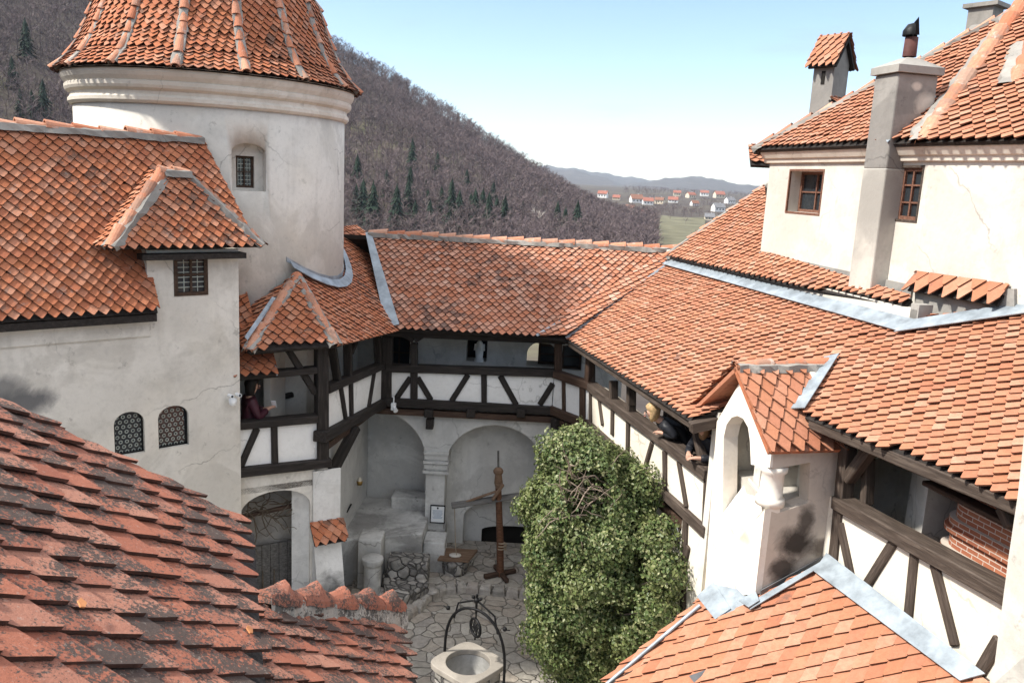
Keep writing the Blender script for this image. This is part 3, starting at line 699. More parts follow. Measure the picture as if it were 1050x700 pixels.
# ------------------------------------------------------------------ left wing of the gallery and its lower front bay
def wing_gallery():
    T = thing('timber_gallery', WING.xyz(1.3, 3.4, -.6), 'dark timber gallery left of the courtyard, at the tower foot under a hipped roof', 'gallery')
    W = WING; e0 = W.uz(338, 446)[0]; Lw = sqrt(.46**2+2.7**2)
    p = lambda x, y: W.at(x, y)
    mb = MB(); q = [W.uz(338, 398), W.uz(393, 374), W.uz(393, 412), W.uz(338, 448)]; mb.slab(W, q, (), .06, -.02); mb.build('infill', M['infill'], T)
    tb('rail', W, (336, 399), (394, 374), .16, TM, T, .05, .18); tb('sill_beam', W, (329, 448), (396, 411), .2, TM, T, .1, .24)
    for x, y0, y1 in ((359.5, 346, 431), (389.5, 338, 378)): tb('post', W, (x-1, y0), (x+1, y1), .13, TM, T, .03)
    for a, b, wd in (((342.5, 354), (354.5, 430), .11), ((384, 379), (378, 417), .10), ((367, 346), (360.5, 362), .11)): tb('brace', W, a, b, wd, TM, T, .03)
    tb('wall_plate', W, (338, 352), (396, 339), .16, TM, T, .05, .18)
    a = W.at(362, 437); b = W.xyz(W.uz(349, 484)[0], W.uz(349, 484)[1], -.14); beam('brace', a+W.n*.06, b, .17, .17, TM, T, W.n, .08)
    mb = MB(); mb.prism([W.xyz(-.1, 3.42, 0), W.xyz(Lw, 3.42, 0), W.xyz(Lw, 3.42, -.9), W.xyz(-.1, 3.42, -.9)], (0, 0, -.12)); mb.build('floor', M['timber_mid'], T)
    mb = MB(); mb.slab(W, rect(-.2, Lw+1.2, 3.3, 5.35), [rect(.35, .85, 3.4, 5.0)], .12, -.95); mb.build('rear_wall', M['grey_white'], T)
    mb = MB(); mb.slab(W, rect(.3, .9, 3.35, 5.05), (), .05, -1.1); mb.build('door', M['dark'], T)
    # main slope between hip and valley
    o = W.off(.28); e1 = o.at(345, 347.5); e2 = o.at(403, 332); e2[2] = e1[2] = (e1[2]+e2[2])/2
    R = Roof(T, M['tile_old'], 'gallery_roof'); dq = ray(335, 290); dq = dq/math.hypot(dq[0], dq[1]); bq = dq[:2]@TC[:2]; tq = bq-sqrt(bq*bq-(TC@TC-TR*TR)); c0 = RB['r0']; pp, nn = plane3(e1, RB['E0'], CAM+dq*tq); on = lambda x, y: onp(x, y, pp, nn)
    ap = on(304, 284)
    R.face([e1, RB['E0']+V(.12, 0, 0), on(381, 246), on(366, 233), on(340, 235), ap], expand=.03)
    # small hip over the bay's front corner
    f0 = FRONT.off(.25).at(254, 353); f0[2] = e1[2]-.03
    R.face([e1, f0, ap]); g0 = f0-FRONT.n*1.1+V(-.1, 0, .15)
    R.face([f0, g0, ap])
    R.caps([ap, e1], .075, .27, mort=.11); R.caps([ap, f0], .075, .27, mort=.11)
    bn = RB['n']; v = nz(np.cross(bn, c0-RB['E0'])); R.flash_quad([RB['E0']-v*.13, RB['E0']+v*.13, c0+v*.06, c0-v*.06], bn, .05)
    # strip of tiles left of the hip, against the house, and the zinc valley
    h0 = FRONT.off(-.3).at(240, 352); h1 = FRONT.off(-.3).at(262, 340); 
    R.face([h0, h1, h1-FRONT.n*.9+UP*.75, h0-FRONT.n*.9+UP*.75])
    R.flash_quad([onp(251, 350, f0, FRONT.n), onp(254, 353, f0, FRONT.n), onp(284, 310, f0-FRONT.n*.8, FRONT.n), onp(279, 309, f0-FRONT.n*.8, FRONT.n)], UP, .03)
    # lead skirt where the slope runs into the tower
    for k in range(9):
        a = radians(-42+k*9); pts = []
        for aa, rr in ((a, TR), (a+radians(9), TR), (a+radians(9), TR+.13), (a, TR+.13)):
            xy = TC+V(cos(aa), sin(aa), 0)*rr; z = pp[2]-(nn[0]*(xy[0]-pp[0])+nn[1]*(xy[1]-pp[1]))/nn[2]; pts.append(V(xy[0], xy[1], z))
        R.flash_quad(pts, nn, .05, .015)
        up = [pts[0]+UP*.05, pts[1]+UP*.05, pts[1]+UP*.13, pts[0]+UP*.13]; er = V(cos(a), sin(a), 0); R.fl.prism([p_+er*.012 for p_ in up], er*.012)
    R.done()
    # wall under the bay
    mb = MB(); mb.slab(WLOW, rect(-.1, 4.1, -.1, 3.4), (), .4); mb.build('lower_wall', M['arcade'], T)
wing_gallery()
def front_bay():
    T = thing('timber_bay', FRONT.xyz(.7, 2.9, -.6), 'low timber framed bay beside the white house with an open hatch over a white panel', 'gallery')
    W = FRONT
    mb = MB(); mb.slab(W, [W.uz(240, 437), W.uz(330, 430), W.uz(330, 476), W.uz(241, 487)], (), .06, -.02); mb.build('infill', M['infill'], T)
    tb('rail', W, (238, 437), (329, 428.5), .14, TM, T, .06, .22); tb('sill_beam', W, (240, 484), (339, 473), .17, TM, T, .09, .24)
    tb('post', W, (330, 350), (331, 474), .21, TM, T, .07, .24); tb('post', W, (238.5, 386), (240, 440), .12, TM, T, .04, .2)
    tb('post', W, (281, 433), (282, 478), .12, TM, T, .03); tb('brace', W, (263.5, 439), (246.5, 478), .12, TM, T, .03)
    tb('head_beam', W, (238, 387), (328, 379), .12, TM, T, .05, .2); tb('wall_plate', W, (255, 360), (338, 353), .12, TM, T, .06, .2)
    tb('brace', W, (297, 360), (325, 404), .12, TM, T, .0); 
    mb = MB(); mb.prism([W.xyz(-.05, 2.86, 0), W.xyz(1.4, 2.86, 0), W.xyz(1.4, 2.86, -1.3), W.xyz(-.05, 2.86, -1.3)], (0, 0, -.1)); mb.build('floor', M['timber_mid'], T)
    mb = MB(); mb.slab(W, rect(-.4, 1.5, 2.8, 4.95), (), .15, -1.3); mb.build('rear_wall', M['grey_white'], T)
    beam('shelf', W.xyz(.75, 3.93, -1.25), W.xyz(1.25, 4.0, -1.25), .1, .1, TM, T, W.n, .05)
    R = Roof(T, M['tile_old'], 'pent_roof'); o = W.off(.12); a = o.at(240, 386); b = o.at(283.5, 383); b[2] = a[2] = (a[2]+b[2])/2
    R.face([a, b, b-W.n*.42+UP*.36, a-W.n*.42+UP*.36]); R.fl.prism([b+UP*.03, b-W.n*.42+UP*.39, b-W.n*.42+UP*.33, b-UP*.03], W.u*.02); R.done()
    # wall with the arched door below
    Wt = thing('arched_wall', W.xyz(.6, 0, -.2), 'grey plastered wall with an arched doorway and a sloping buttress under the timber bay', 'wall')
    u0, u1 = W.uz(247, 540)[0], W.uz(318, 540)[0]; zt = W.uz(283, 503)[1]; zs = zt-.32
    mb = MB(); mb.slab(W, rect(-.15, 1.25, -.1, W.uz(290, 482)[1]), [arch(u0, u1, -.06, zs, zt)], .45, .0); mb.build('wall', M['grey_white'], Wt)
    x0, x1 = W.uz(318, 500)[0], W.uz(346, 500)[0]; zb = W.uz(340, 480)[1]
    bt = MB(); hp = W.uz(345, 540)[1]
    side = [W.xyz(x0+.04, zb, .012), W.xyz(x0+.04, zb, .04), W.xyz(x0+.04, hp, .05), W.xyz(x0+.04, -.05, .62), W.xyz(x0+.04, -.05, .012)]
    bt.prism(side, W.u*(x1-x0-.0)); bt.build('buttress', plaster('buttress_plaster', (.68, .675, .66), (.46, .45, .43), .7, blobs=[(W.xyz(x0+.3, .75, .4), (.4, .4, .55), (.05, .05, .05), .9)]), Wt)
    R = Roof(Wt, M['tile_old'], 'buttress_cap'); a = W.xyz(x0, hp-.12, .3); b = W.xyz(x1+.08, hp-.12, .3)
    R.face([a, b, b-W.n*.26+UP*.26, a-W.n*.26+UP*.26]); R.done()
    mb = MB(); mb.slab(W, rect(u0-.2, u1+.2, -.1, zt+.2), (), .1, -.62); mb.build('recess_wall', M['concrete'], Wt)
    g = MB(); 
    for i in range(6): g.box(W.xyz(u0+.22+i*.145, 1.0-.22, -.5), (.14, .045, 1.66), (W.u, W.n, UP))
    dr = g.build('door', M['greywood'], Wt, bevel=.006)
    h = MB(); h.tube([W.xyz(u0+.62, .75, -.44), W.xyz(u0+.62, .9, -.42)], .012); h.build('handle', M['iron'], dr)
    beam('lintel', W.xyz(u0-.02, zt-.5, -.3), W.xyz(u1+.02, zt-.4, -.3), .07, .07, M['timber_mid'], Wt, W.n, .04)
    # dry creeper
    rr = random.Random(4); v = MB()
    for k in range(46):
        u = rr.uniform(u0+.1, u1); z = zt-.42+rr.uniform(-.1, .08) if k % 3 else rr.uniform(0, 1.0); pts = []; a = rr.uniform(0, 6.28)
        for i in range(6):
            pts.append(W.xyz(u, z, -.3+rr.uniform(-.1, .14))); a += rr.uniform(-.8, .8); u = min(u1-.02, max(u0+.02, u+.13*cos(a))); z += .13*sin(a)-.04
        v.tube(pts, [.012, .011, .010, .008, .006, .004], 4)
    for k in range(4):
        u = u0+.2+.22*k+(.2 if k > 2 else 0); v.tube([W.xyz(u+rr.uniform(-.05, .05), zz, -.36+rr.uniform(-.04, .04)) for zz in (0, .3, .6, .9, 1.2)], [.022, .02, .018, .015, .012], 5)
    tag(v.build('dry_creeper', M['bark']), 'leafless brown creeper tangled over the grey door in the left archway', 'plant')
front_bay()

# ------------------------------------------------------------------ right wing: big roof, galleries
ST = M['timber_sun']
P1n = nz(V(-.6*Nn[0], -.6*Nn[1], 1.)); P1p = RS(0, 0, 4.95)
def p1(x, y): return onp(x, y, P1p, P1n)
def P1(q, s): return RS(q, s, 4.95+.6*s)
def right_roof():
    T = thing('tiled_roof', RS(11, 1.3, 4.9), 'broad sunlit orange tiled roof sloping over the right hand gallery beneath the upper house', 'roof')
    R = Roof(T, M['tile_new'], 'roof_deck'); ref = P1(0, 0)
    R.face([P1(10.75, 0), P1(16.06, 0), P1(16.9, 2.42), P1(10.0, 2.42), P1(10.0, 1.5)], ref=ref)
    R.face([P1(4.6, 1.0), P1(9.35, .74), P1(10.0, 1.5), P1(10.0, 2.42), P1(8.8, 3.02), P1(4.6, 4.8)], ref=ref)
    # flashing below the step, then along the foot of the upper house
    R.flash_quad([P1(17.1, 2.43), P1(9.75, 2.43), P1(9.75, 2.20), P1(17.1, 2.27)], P1n, .05)
    R.flash_quad([P1(9.75, 2.42), P1(8.7, 3.1), P1(8.55, 2.92), P1(9.75, 2.16)], P1n, .06)
    R.flash_quad([P1(10.0, 1.62), P1(9.35, .78), P1(9.5, .7), P1(10.12, 1.5)], P1n, .06)
    # strip of tiles above the step, up to the house wall
    a, b, c = RS(17, 2.42, 6.66), RS(10, 2.42, 6.62), RS(12, 3.42, 7.5); pp, nn = plane3(a, b, c); on = lambda x, y: onp(x, y, pp, nn)
    R.face([on(686, 263), on(795, 289), on(792, 262), on(788, 190)], ref=a)
    R.face([on(795, 289), on(925, 314), on(934, 306), on(792, 262)], ref=a)
    R.caps([on(682, 263), on(789, 188)], .06, .3, mort=.08)
    R.done()
    mb = MB(); mb.slab(Pl(RS(0, 2.40), Aq, -Nn), [(9.75, 6.36), (17.15, 6.38), (17.15, 6.66), (9.75, 6.6)], (), .12); mb.build('step_wall', M['white'], T)
    mb = MB(); mb.box(RS(9.8, 2.5, 6.45), (.14, .2, .44), (Aq, Nn, UP)); mb.build('step_pier', M['concrete'], T)
    beam('fascia', RS(4.6, 1.02, 5.50), RS(9.3, .80, 5.335), .14, .1, ST, T, -Nn, .04); beam('fascia', RS(10.6, .08, 4.88), RS(16.1, .08, 4.88), .11, .08, ST, T, -Nn, .05)
    beam('wall_plate', RS(10.5, .42, 5.02), RS(15.7, .42, 5.0), .14, .14, ST, T, -Nn, .03)
    p = G1.at(716, 441); beam('rafter', RS(10.62, -.02, 4.88), RS(10.58, .5, 5.0), .16, .12, ST, T, Aq*-1, .02)
right_roof()

def gallery_one():
    T = thing('timber_gallery', G1.xyz(13, 3.2, -.7), 'sunlit half timbered gallery running along the right side behind the big leafy shrub', 'gallery')
    W = G1; t = lambda *a, **k: tb(*a, **k)
    u0, u1 = W.uz(698, 540)[0], W.uz(672, 530)[0]; w0, w1 = W.uz(690, 563)[1], W.uz(690, 513)[1]
    mb = MB(); mb.slab(W, rect(10.4, 15.6, -.1, 4.15), [rect(u0, u1, w0, w1)], .3, -.015); mb.build('infill', M['infill_sun'], T)
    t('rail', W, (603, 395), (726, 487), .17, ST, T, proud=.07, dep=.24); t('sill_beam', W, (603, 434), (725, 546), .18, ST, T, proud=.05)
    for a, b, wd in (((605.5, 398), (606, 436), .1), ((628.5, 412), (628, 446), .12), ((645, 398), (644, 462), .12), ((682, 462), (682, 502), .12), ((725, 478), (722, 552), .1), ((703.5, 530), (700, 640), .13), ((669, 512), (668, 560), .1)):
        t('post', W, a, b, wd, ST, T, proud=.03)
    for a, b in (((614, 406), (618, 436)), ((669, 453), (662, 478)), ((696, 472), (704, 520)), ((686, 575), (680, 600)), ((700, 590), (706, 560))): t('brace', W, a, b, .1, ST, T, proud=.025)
    t('sill_beam', W, (655, 548), (704, 590), .13, ST, T, proud=.04)
    # posts up to the eave with their brackets
    for x, y0, y1 in ((645, 376, 416), (604, 366, 396), (627, 390, 410)): t('post', W, (x, y0), (x, y1), .12, ST, T, proud=.03)
    t('bracket', W, (646, 395), (652, 385), .09, ST, T); t('bracket', W, (718, 470), (712, 444), .09, ST, T)
    bars = []; k = .11; n = int((u1-u0)/k)+int((w1-w0)/k)+2
    for i in range(-12, 14):
        for sg in (1, -1):
            pts = []
            for j in range(41):
                u = u0+(u1-u0)*j/40; z = w0+k*i*1.6+sg*(u-u0)*1.5
                if w0 < z < w1: pts.append((u, z))
            if len(pts) > 1: bars.append((pts[0], pts[-1]))
    window(T, W, u0, u1, w0, w1, .12, .05, 3, 1, M['timber_sun'], bars, M['lead'], br=.009)
    mb = MB(); mb.prism([W.xyz(10.3, 3.22, -.05), W.xyz(15.7, 3.22, -.05), W.xyz(15.7, 3.22, -1.6), W.xyz(10.3, 3.22, -1.6)], (0, 0, -.12)); mb.build('floor', M['timber_mid'], T)
    mb = MB()
    for i in range(36): mb.box(W.xyz(10.35+i*.15, 4.3, -1.62), (.142, .04, 2.2), (W.u, W.n, UP))
    mb.build('board_wall', M['timber_mid'], T)
    for i in range(3): beam('wall_post', W.xyz(11.4+i*1.5, 3.2, -1.5), W.xyz(11.4+i*1.5, 5.4, -1.5), .14, .12, ST, T, W.n, .03)
gallery_one()
def corner_bay():
    T = thing('timber_bay', DIAG.xyz(.4, 3.4, -.3), 'short canted timber bay joining the far and right hand galleries above the shrub', 'gallery')
    W = DIAG; L = 1.06
    mb = MB(); mb.slab(W, rect(0, L, 3.4, 4.16), (), .06, -.012); mb.build('infill', M['infill'], T)
    beam('rail', W.xyz(-.02, 4.18), W.xyz(L+.02, 4.18), .17, .2, M['timber_mid'], T, W.n, .06); beam('sill_beam', W.xyz(-.02, 3.44), W.xyz(L+.02, 3.44), .19, .22, M['timber_mid'], T, W.n, .08)
    tb('post', W, (578, 386), (578.5, 424), .1, M['timber_mid'], T); tb('post', W, (597.5, 396), (597.5, 434), .17, M['timber_mid'], T, .035)
    beam('wall_plate', W.xyz(-.1, 4.93), W.xyz(L+.1, 4.9), .14, .16, M['timber_mid'], T, W.n, .05); beam('post', W.xyz(L-.08, 4.2), W.xyz(L-.08, 4.95), .14, .14, M['timber_mid'], T, W.n, .03)
    mb = MB(); mb.prism([W.xyz(0, 3.3, 0), W.xyz(L, 3.3, 0), W.xyz(L+.2, 3.3, -1.2), W.xyz(-.2, 3.3, -1.2)], (0, 0, -.1)); mb.build('floor', M['timber_mid'], T)
    mb = MB(); mb.slab(W, rect(-.1, L+.1, -.1, 3.36), (), .3, -.1); mb.build('lower_wall', M['arcade'], T)
corner_bay()
def gallery_two():
    T = thing('timber_gallery', G2.xyz(7.8, 3.3, -.7), 'nearest half timbered gallery on the right with a brick oven inside, beside the white turret', 'gallery')
    W = G2
    mb = MB(); mb.slab(W, [(4.8, 2.6), (9.3, 2.6), (9.3, 4.45), (4.8, 4.5)], (), .12, -.015); mb.build('infill', M['infill_sun'], T)
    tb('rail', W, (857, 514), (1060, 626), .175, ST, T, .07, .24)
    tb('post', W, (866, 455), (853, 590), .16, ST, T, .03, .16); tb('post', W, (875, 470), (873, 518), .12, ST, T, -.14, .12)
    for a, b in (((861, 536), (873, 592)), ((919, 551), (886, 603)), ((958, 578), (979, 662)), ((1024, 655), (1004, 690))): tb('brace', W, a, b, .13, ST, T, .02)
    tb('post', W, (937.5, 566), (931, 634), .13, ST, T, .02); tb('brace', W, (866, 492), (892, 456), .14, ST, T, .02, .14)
    tb('bracket', W, (1035, 540), (1026, 520), .12, ST, T)
    mb = MB(); mb.prism([W.xyz(4.8, 3.42, -.05), W.xyz(9.6, 3.42, -.05), W.xyz(9.6, 3.42, -2), W.xyz(4.8, 3.42, -2)], (0, 0, -.12)); mb.build('floor', M['timber_mid'], T)
    I = W.off(-1.5); du0, du1 = I.uz(912, 500)[0], I.uz(886, 490)[0]
    mb = MB(); mb.slab(I, [(4.4, 3.4), (10.6, 3.4), (10.6, 6.2), (4.4, 6.2)], [rect(du0, du1, 3.42, 5.35)], .2); mb.slab(Pl(RS(9.9, 0), Nn, -Aq), [(.6, 3.4), (2.8, 3.4), (2.8, 5.8), (.6, 5.2)], (), .15); mb.build('rear_wall', M['white'], T)
    mb = MB(); mb.slab(I, rect(du0, du1, 3.42, 5.35), (), .05, -.12); mb.build('door', M['dark'], T)
    J = W.off(-.45); a, b = J.uz(952, 500)[0], J.uz(914, 500)[0]
    mb = MB(); mb.prism([J.xyz(a, 3.42, 0), J.xyz(a, 3.42, -.7), J.xyz(b, 3.42, -.75), J.xyz(b+.06, 3.42, -.3)], UP*2.4); mb.build('pier', M['white'], T)
def brick_oven():
    W = G2; J = W.off(-.3); u1 = J.uz(958, 520)[0]; u0 = u1-2.2
    br = bpy.data.materials.new('oven_brick'); br.use_nodes = True; t = br.node_tree; b = t.nodes['Principled BSDF']
    ts = N(t, 'TexBrick', Scale=1.0); ts.inputs['Color1'].default_value = (.24, .07, .035, 1); ts.inputs['Color2'].default_value = (.33, .12, .06, 1); ts.inputs['Mortar'].default_value = (.5, .44, .38, 1)
    ts.inputs['Brick Width'].default_value = .17; ts.inputs['Row Height'].default_value = .05; ts.inputs['Mortar Size'].default_value = .0045
    mp = pos(t, (1, 1, 1), 'pos', (0, 0, 0)); cx = t.nodes.new('ShaderNodeCombineXYZ'); sx = t.nodes.new('ShaderNodeSeparateXYZ'); t.links.new(mp, sx.inputs[0])
    sb = N(t, 'Math', operation='SUBTRACT'); t.links.new(sx.outputs[0], sb.inputs[0]); t.links.new(sx.outputs[1], sb.inputs[1])
    t.links.new(sb.outputs[0], cx.inputs[0]); t.links.new(sx.outputs[2], cx.inputs[1]); t.links.new(cx.outputs[0], ts.inputs['Vector'])
    t.links.new(ts.outputs[0], b.inputs['Base Color']); b.inputs['Roughness'].default_value = .85; bump(t, b, ts.outputs['Fac'], -.4, .01)
    T = thing('brick_oven', W.xyz(u1-1, 3.42, -1), 'stepped red brick oven with rounded corners inside the nearest gallery on the right', 'oven')
    def course(z0, z1, off, mat, name):
        out = []; r = .28; uu = u1-.04+off; n0 = -.34+off; 
        pts = [(u0, n0)]+[(uu-r+r*sin(k*pi/12), n0-r+r*cos(k*pi/12)) for k in range(7)]+[(uu, -1.4), (u0, -1.4)]
        mb = MB(); mb.prism([W.xyz(a, z0, d) for a, d in pts], UP*(z1-z0)); return mb.build(name, mat, T)
    course(3.42, 4.42, .0, br, 'base'); course(4.423, 4.50, .05, br, 'ledge'); course(4.503, 4.66, .0, br, 'firebox'); course(4.663, 4.72, .045, br, 'ledge'); course(4.723, 4.80, .02, br, 'ledge'); course(4.803, 5.0, -.02, br, 'hood')
    beam('mantel_beam', W.xyz(u1+.16, 5.04, -.3), W.xyz(u0, 5.04, -.3), .06, .3, M['timber_mid'], T, W.n, .06); course(5.08, 5.45, -.03, br, 'hood')
gallery_two(); brick_oven()
def end_wall():
    d = 6.25; a = lambda x, y: pd(x, y, d)
    T = MB(); q = [a(1052, 428), a(1044, 505), a(1034, 572), a(1017, 702), a(1000, 830), pd(1330, 960, 4.4), pd(1330, 428, 4.4)]
    T.prism(q, V(.5, .3, 0)); tag(T.build('end_wall', M['white']), 'rough whitewashed wall end leaning at the right edge, closing the nearest gallery', 'wall')
end_wall()

# ------------------------------------------------------------------ white turret with a tiled gable
def turret():
    T = thing('turret', RS(9.9, .7, 0), 'small white turret with an arched niche, stubby column, sooty side and gabled tile roof', 'turret')
    CL = Pl(RS(0, .3), Aq, -Nn); CR = Pl(RS(9.25, 0), Nn, -Aq)
    soot = plaster('sooty_plaster', (.62, .56, .49), (.46, .40, .34), .6, blobs=[(CR.at(815, 556), (.27, .3, .26), (.035, .028, .024), .95), (CR.at(803, 583), (.22, .25, .2), (.05, .04, .035), .9), (CR.at(826, 535), (.14, .2, .22), (.05, .04, .035), .85), (CR.at(845, 562), (.2, .2, .14), (.09, .07, .06), .8)])
    lime = plaster('turret_limewash', (.82, .79, .73), (.70, .63, .53), .45, warm=(.84, .70, .55), blobs=[(CL.at(757, 545), (.3, .3, .12), (.33, .30, .22), .6)])
    uz = CL.uz
    outl = [uz(*p) for p in ((722, 614), (735, 432), (765, 381), (793, 458), (792, 481), (770, 476), (769, 452), (767, 438), (762, 429), (756, 426), (750, 428), (745, 435), (742, 448), (741, 526), (757, 553), (786, 523), (779, 613))]
    for i in (3, 4, 15, 16): outl[i] = (9.25, outl[i][1])
    mb = MB(); mb.slab(CL, outl, (), .2); a, z = uz(722, 613); b = uz(779, 612)[0]
    mb.slab(CL, [(b, -.1), (a, -.1), (a, z+.02), (b, z+.02)], (), .2, -.001); mb.build('arched_wall', lime, T)
    outr = [CR.uz(*p) for p in ((793.5, 458), (862, 448), (857, 577), (780, 613), (791, 524), (797, 526), (829, 515), (831, 474), (792, 481))]
    outr = [(max(s, .302), z) for s, z in outr]
    mb = MB(); mb.slab(CR, outr, (), .2); mb.slab(CR, [(.302, -.1), (1.15, -.1), (1.15, 3.75), (.302, 3.0)], (), .2, -.002); mb.build('side_wall', soot, T)
    zs = uz(790, 524)[1]; zl = uz(792, 481)[1]
    mb = MB(); mb.prism([RS(9.26, .42, zs-.02), RS(10.5, .60, zs-.02), RS(10.5, 1.2, zs-.02), RS(9.26, 1.2, zs-.02)], (0, 0, -.25)); mb.build('niche_floor', M['stone'], T)
    mb = MB(); mb.slab(Pl(RS(0, 1.12), Aq, -Nn), [(9.3, 2.5), (10.6, 2.5), (10.6, 5.2), (9.9, 5.8), (9.3, 5.2)], [rect(9.48, 9.72, zs+.08, zl-.06)], .15); mb.slab(Pl(RS(10.55, 0), Nn, -Aq), rect(.32, 1.2, 2.5, 5.1), (), .15); mb.build('niche_wall', M['white'], T)
    window(T, Pl(RS(0, 1.12), Aq, -Nn), 9.48, 9.72, zs+.08, zl-.06, .06, .03, 2, 2, M['frame'])
    c = RS(9.25+.15, .3+.15)
    mb = MB(); mb.lathe(c, [(.0, zs-.02), (.17, zs-.02), (.165, zs+.06), (.135, zs+.08), (.13, zl-.12), (.16, zl-.09), (.165, zl-.02), (0, zl-.02)], 24); mb.build('column', lime, T)
    # sill splaying out of the niche down to a pointed lip
    w = MB(); q = [CL.at(741, 526), CL.at(757, 553), CL.at(786, 523)]; q[2] = RS(9.27, .3, q[2][2])
    bq = [V(q[0][0], q[0][1], zs)+Nn*.32, V(q[2][0], q[2][1], zs)+Nn*.10]
    w.add([q[0]+Nn*.004, q[1]+Nn*.004, q[2]+Nn*.004, bq[1], bq[0], q[1]+Nn*.3-UP*.2], [(0, 1, 4), (1, 3, 4), (1, 2, 3), (0, 4, 5, 1)]); w.build('splayed_sill', lime, T)
    R = Roof(T, M['tile_new'], 'gable_roof', M['tile_old']); r0 = RS(10.04, .18, 5.84); r1 = RS(10.04, 1.48, 5.84); e0 = RS(9.1, .18, 5.08); e1 = RS(9.1, 1.2, 5.08); l0 = RS(10.98, .18, 5.08); l1 = RS(10.98, .3, 5.08)
    R.face([e0, e1, r1, r0], w=.19, e=.155); R.face([l0, r0, r1, l1], w=.19, e=.155)
    R.caps([r1, r0], .085, .42, mort=.12); R.done()
turret()

# ------------------------------------------------------------------ lower roof in the right foreground
def lower_roof():
    T = thing('tiled_roof', pz(800, 690, 2.2)*0+RS(8.2, 0, 0), 'bright orange tiled lean-to roof with zinc flashing below the turret, at the bottom right', 'roof')
    A_ = G2.at(855, 573); B_ = G2.at(1010, 695); C_ = onp(776, 616, RS(9.25, 0), -Aq); pp, nn = plane3(A_, B_, C_); on = lambda x, y: onp(x, y, pp, nn)
    R = Roof(T, M['tile_new'], 'roof_deck')
    R.face([on(850, 578), on(1035, 718), on(975, 800), on(585, 800), on(622, 700), on(715, 649), on(760, 620)], w=.19, e=.155, expand=.01)
    p2 = pp-nn*.10; o2 = lambda x, y: onp(x, y, p2, nn)
    R.face([o2(719, 617), o2(752, 637), o2(718, 655), o2(640, 700), o2(621, 699)], w=.19, e=.155)
    R.flash_quad([on(851, 572), on(1014, 697), on(988, 704), on(838, 591)], nn, .05)
    R.flash_quad([o2(718, 616), o2(735, 601), o2(753, 629), o2(737, 640)], nn, .05)
    R.flash_quad([o2(733, 602), o2(768, 610), o2(770, 630), o2(738, 640)], nn, .03); R.flash_quad([on(762, 622), on(779, 612), on(783, 622), on(772, 629)], nn, .07)
    R.flash_quad([on(777, 620), on(850, 578), on(838, 590), on(772, 630)], nn, .045)
    R.fl.tube([on(718, 618)-UP*.03, on(622, 699)-UP*.03, on(585, 740)-UP*.03], .025, 6)
    R.done()
    u = MB(); a, b = onp(778, 616, RS(9.25, 0), -Aq), onp(855, 574, RS(9.25, 0), -Aq)
    u.prism([a-Aq*.012, b-Aq*.012, b-Aq*.012+UP*.15, a-Aq*.012+UP*.15], -Aq*.012); u.build('upstand', M['zinc_dark'], T)
    v = on(712, 700); mb = MB(); k = nz(-UP+nn*nn[2]); r = np.cross(nn, k)
    mb.add([v+r*.1, v-r*.1, v+nn*.13, v-k*.3], [(0, 1, 2), (1, 3, 2), (3, 0, 2)]); mb.build('roof_vent', M['zinc_dark'], T)
    # walls that carry it
    f = MB(); q = [on(850, 578), on(1035, 718), on(975, 800), on(640, 800), on(690, 690), on(760, 622)]
    q = [p-UP*.25 for p in q]; n = len(q); f.add(q+[V(p[0], p[1], 0) for p in q], [tuple(range(n)), tuple(range(n, 2*n))[::-1]]+[(i, (i+1) % n, (i+1) % n+n, i+n) for i in range(n)])
    f.build('wall', M['white'], T)
lower_roof()

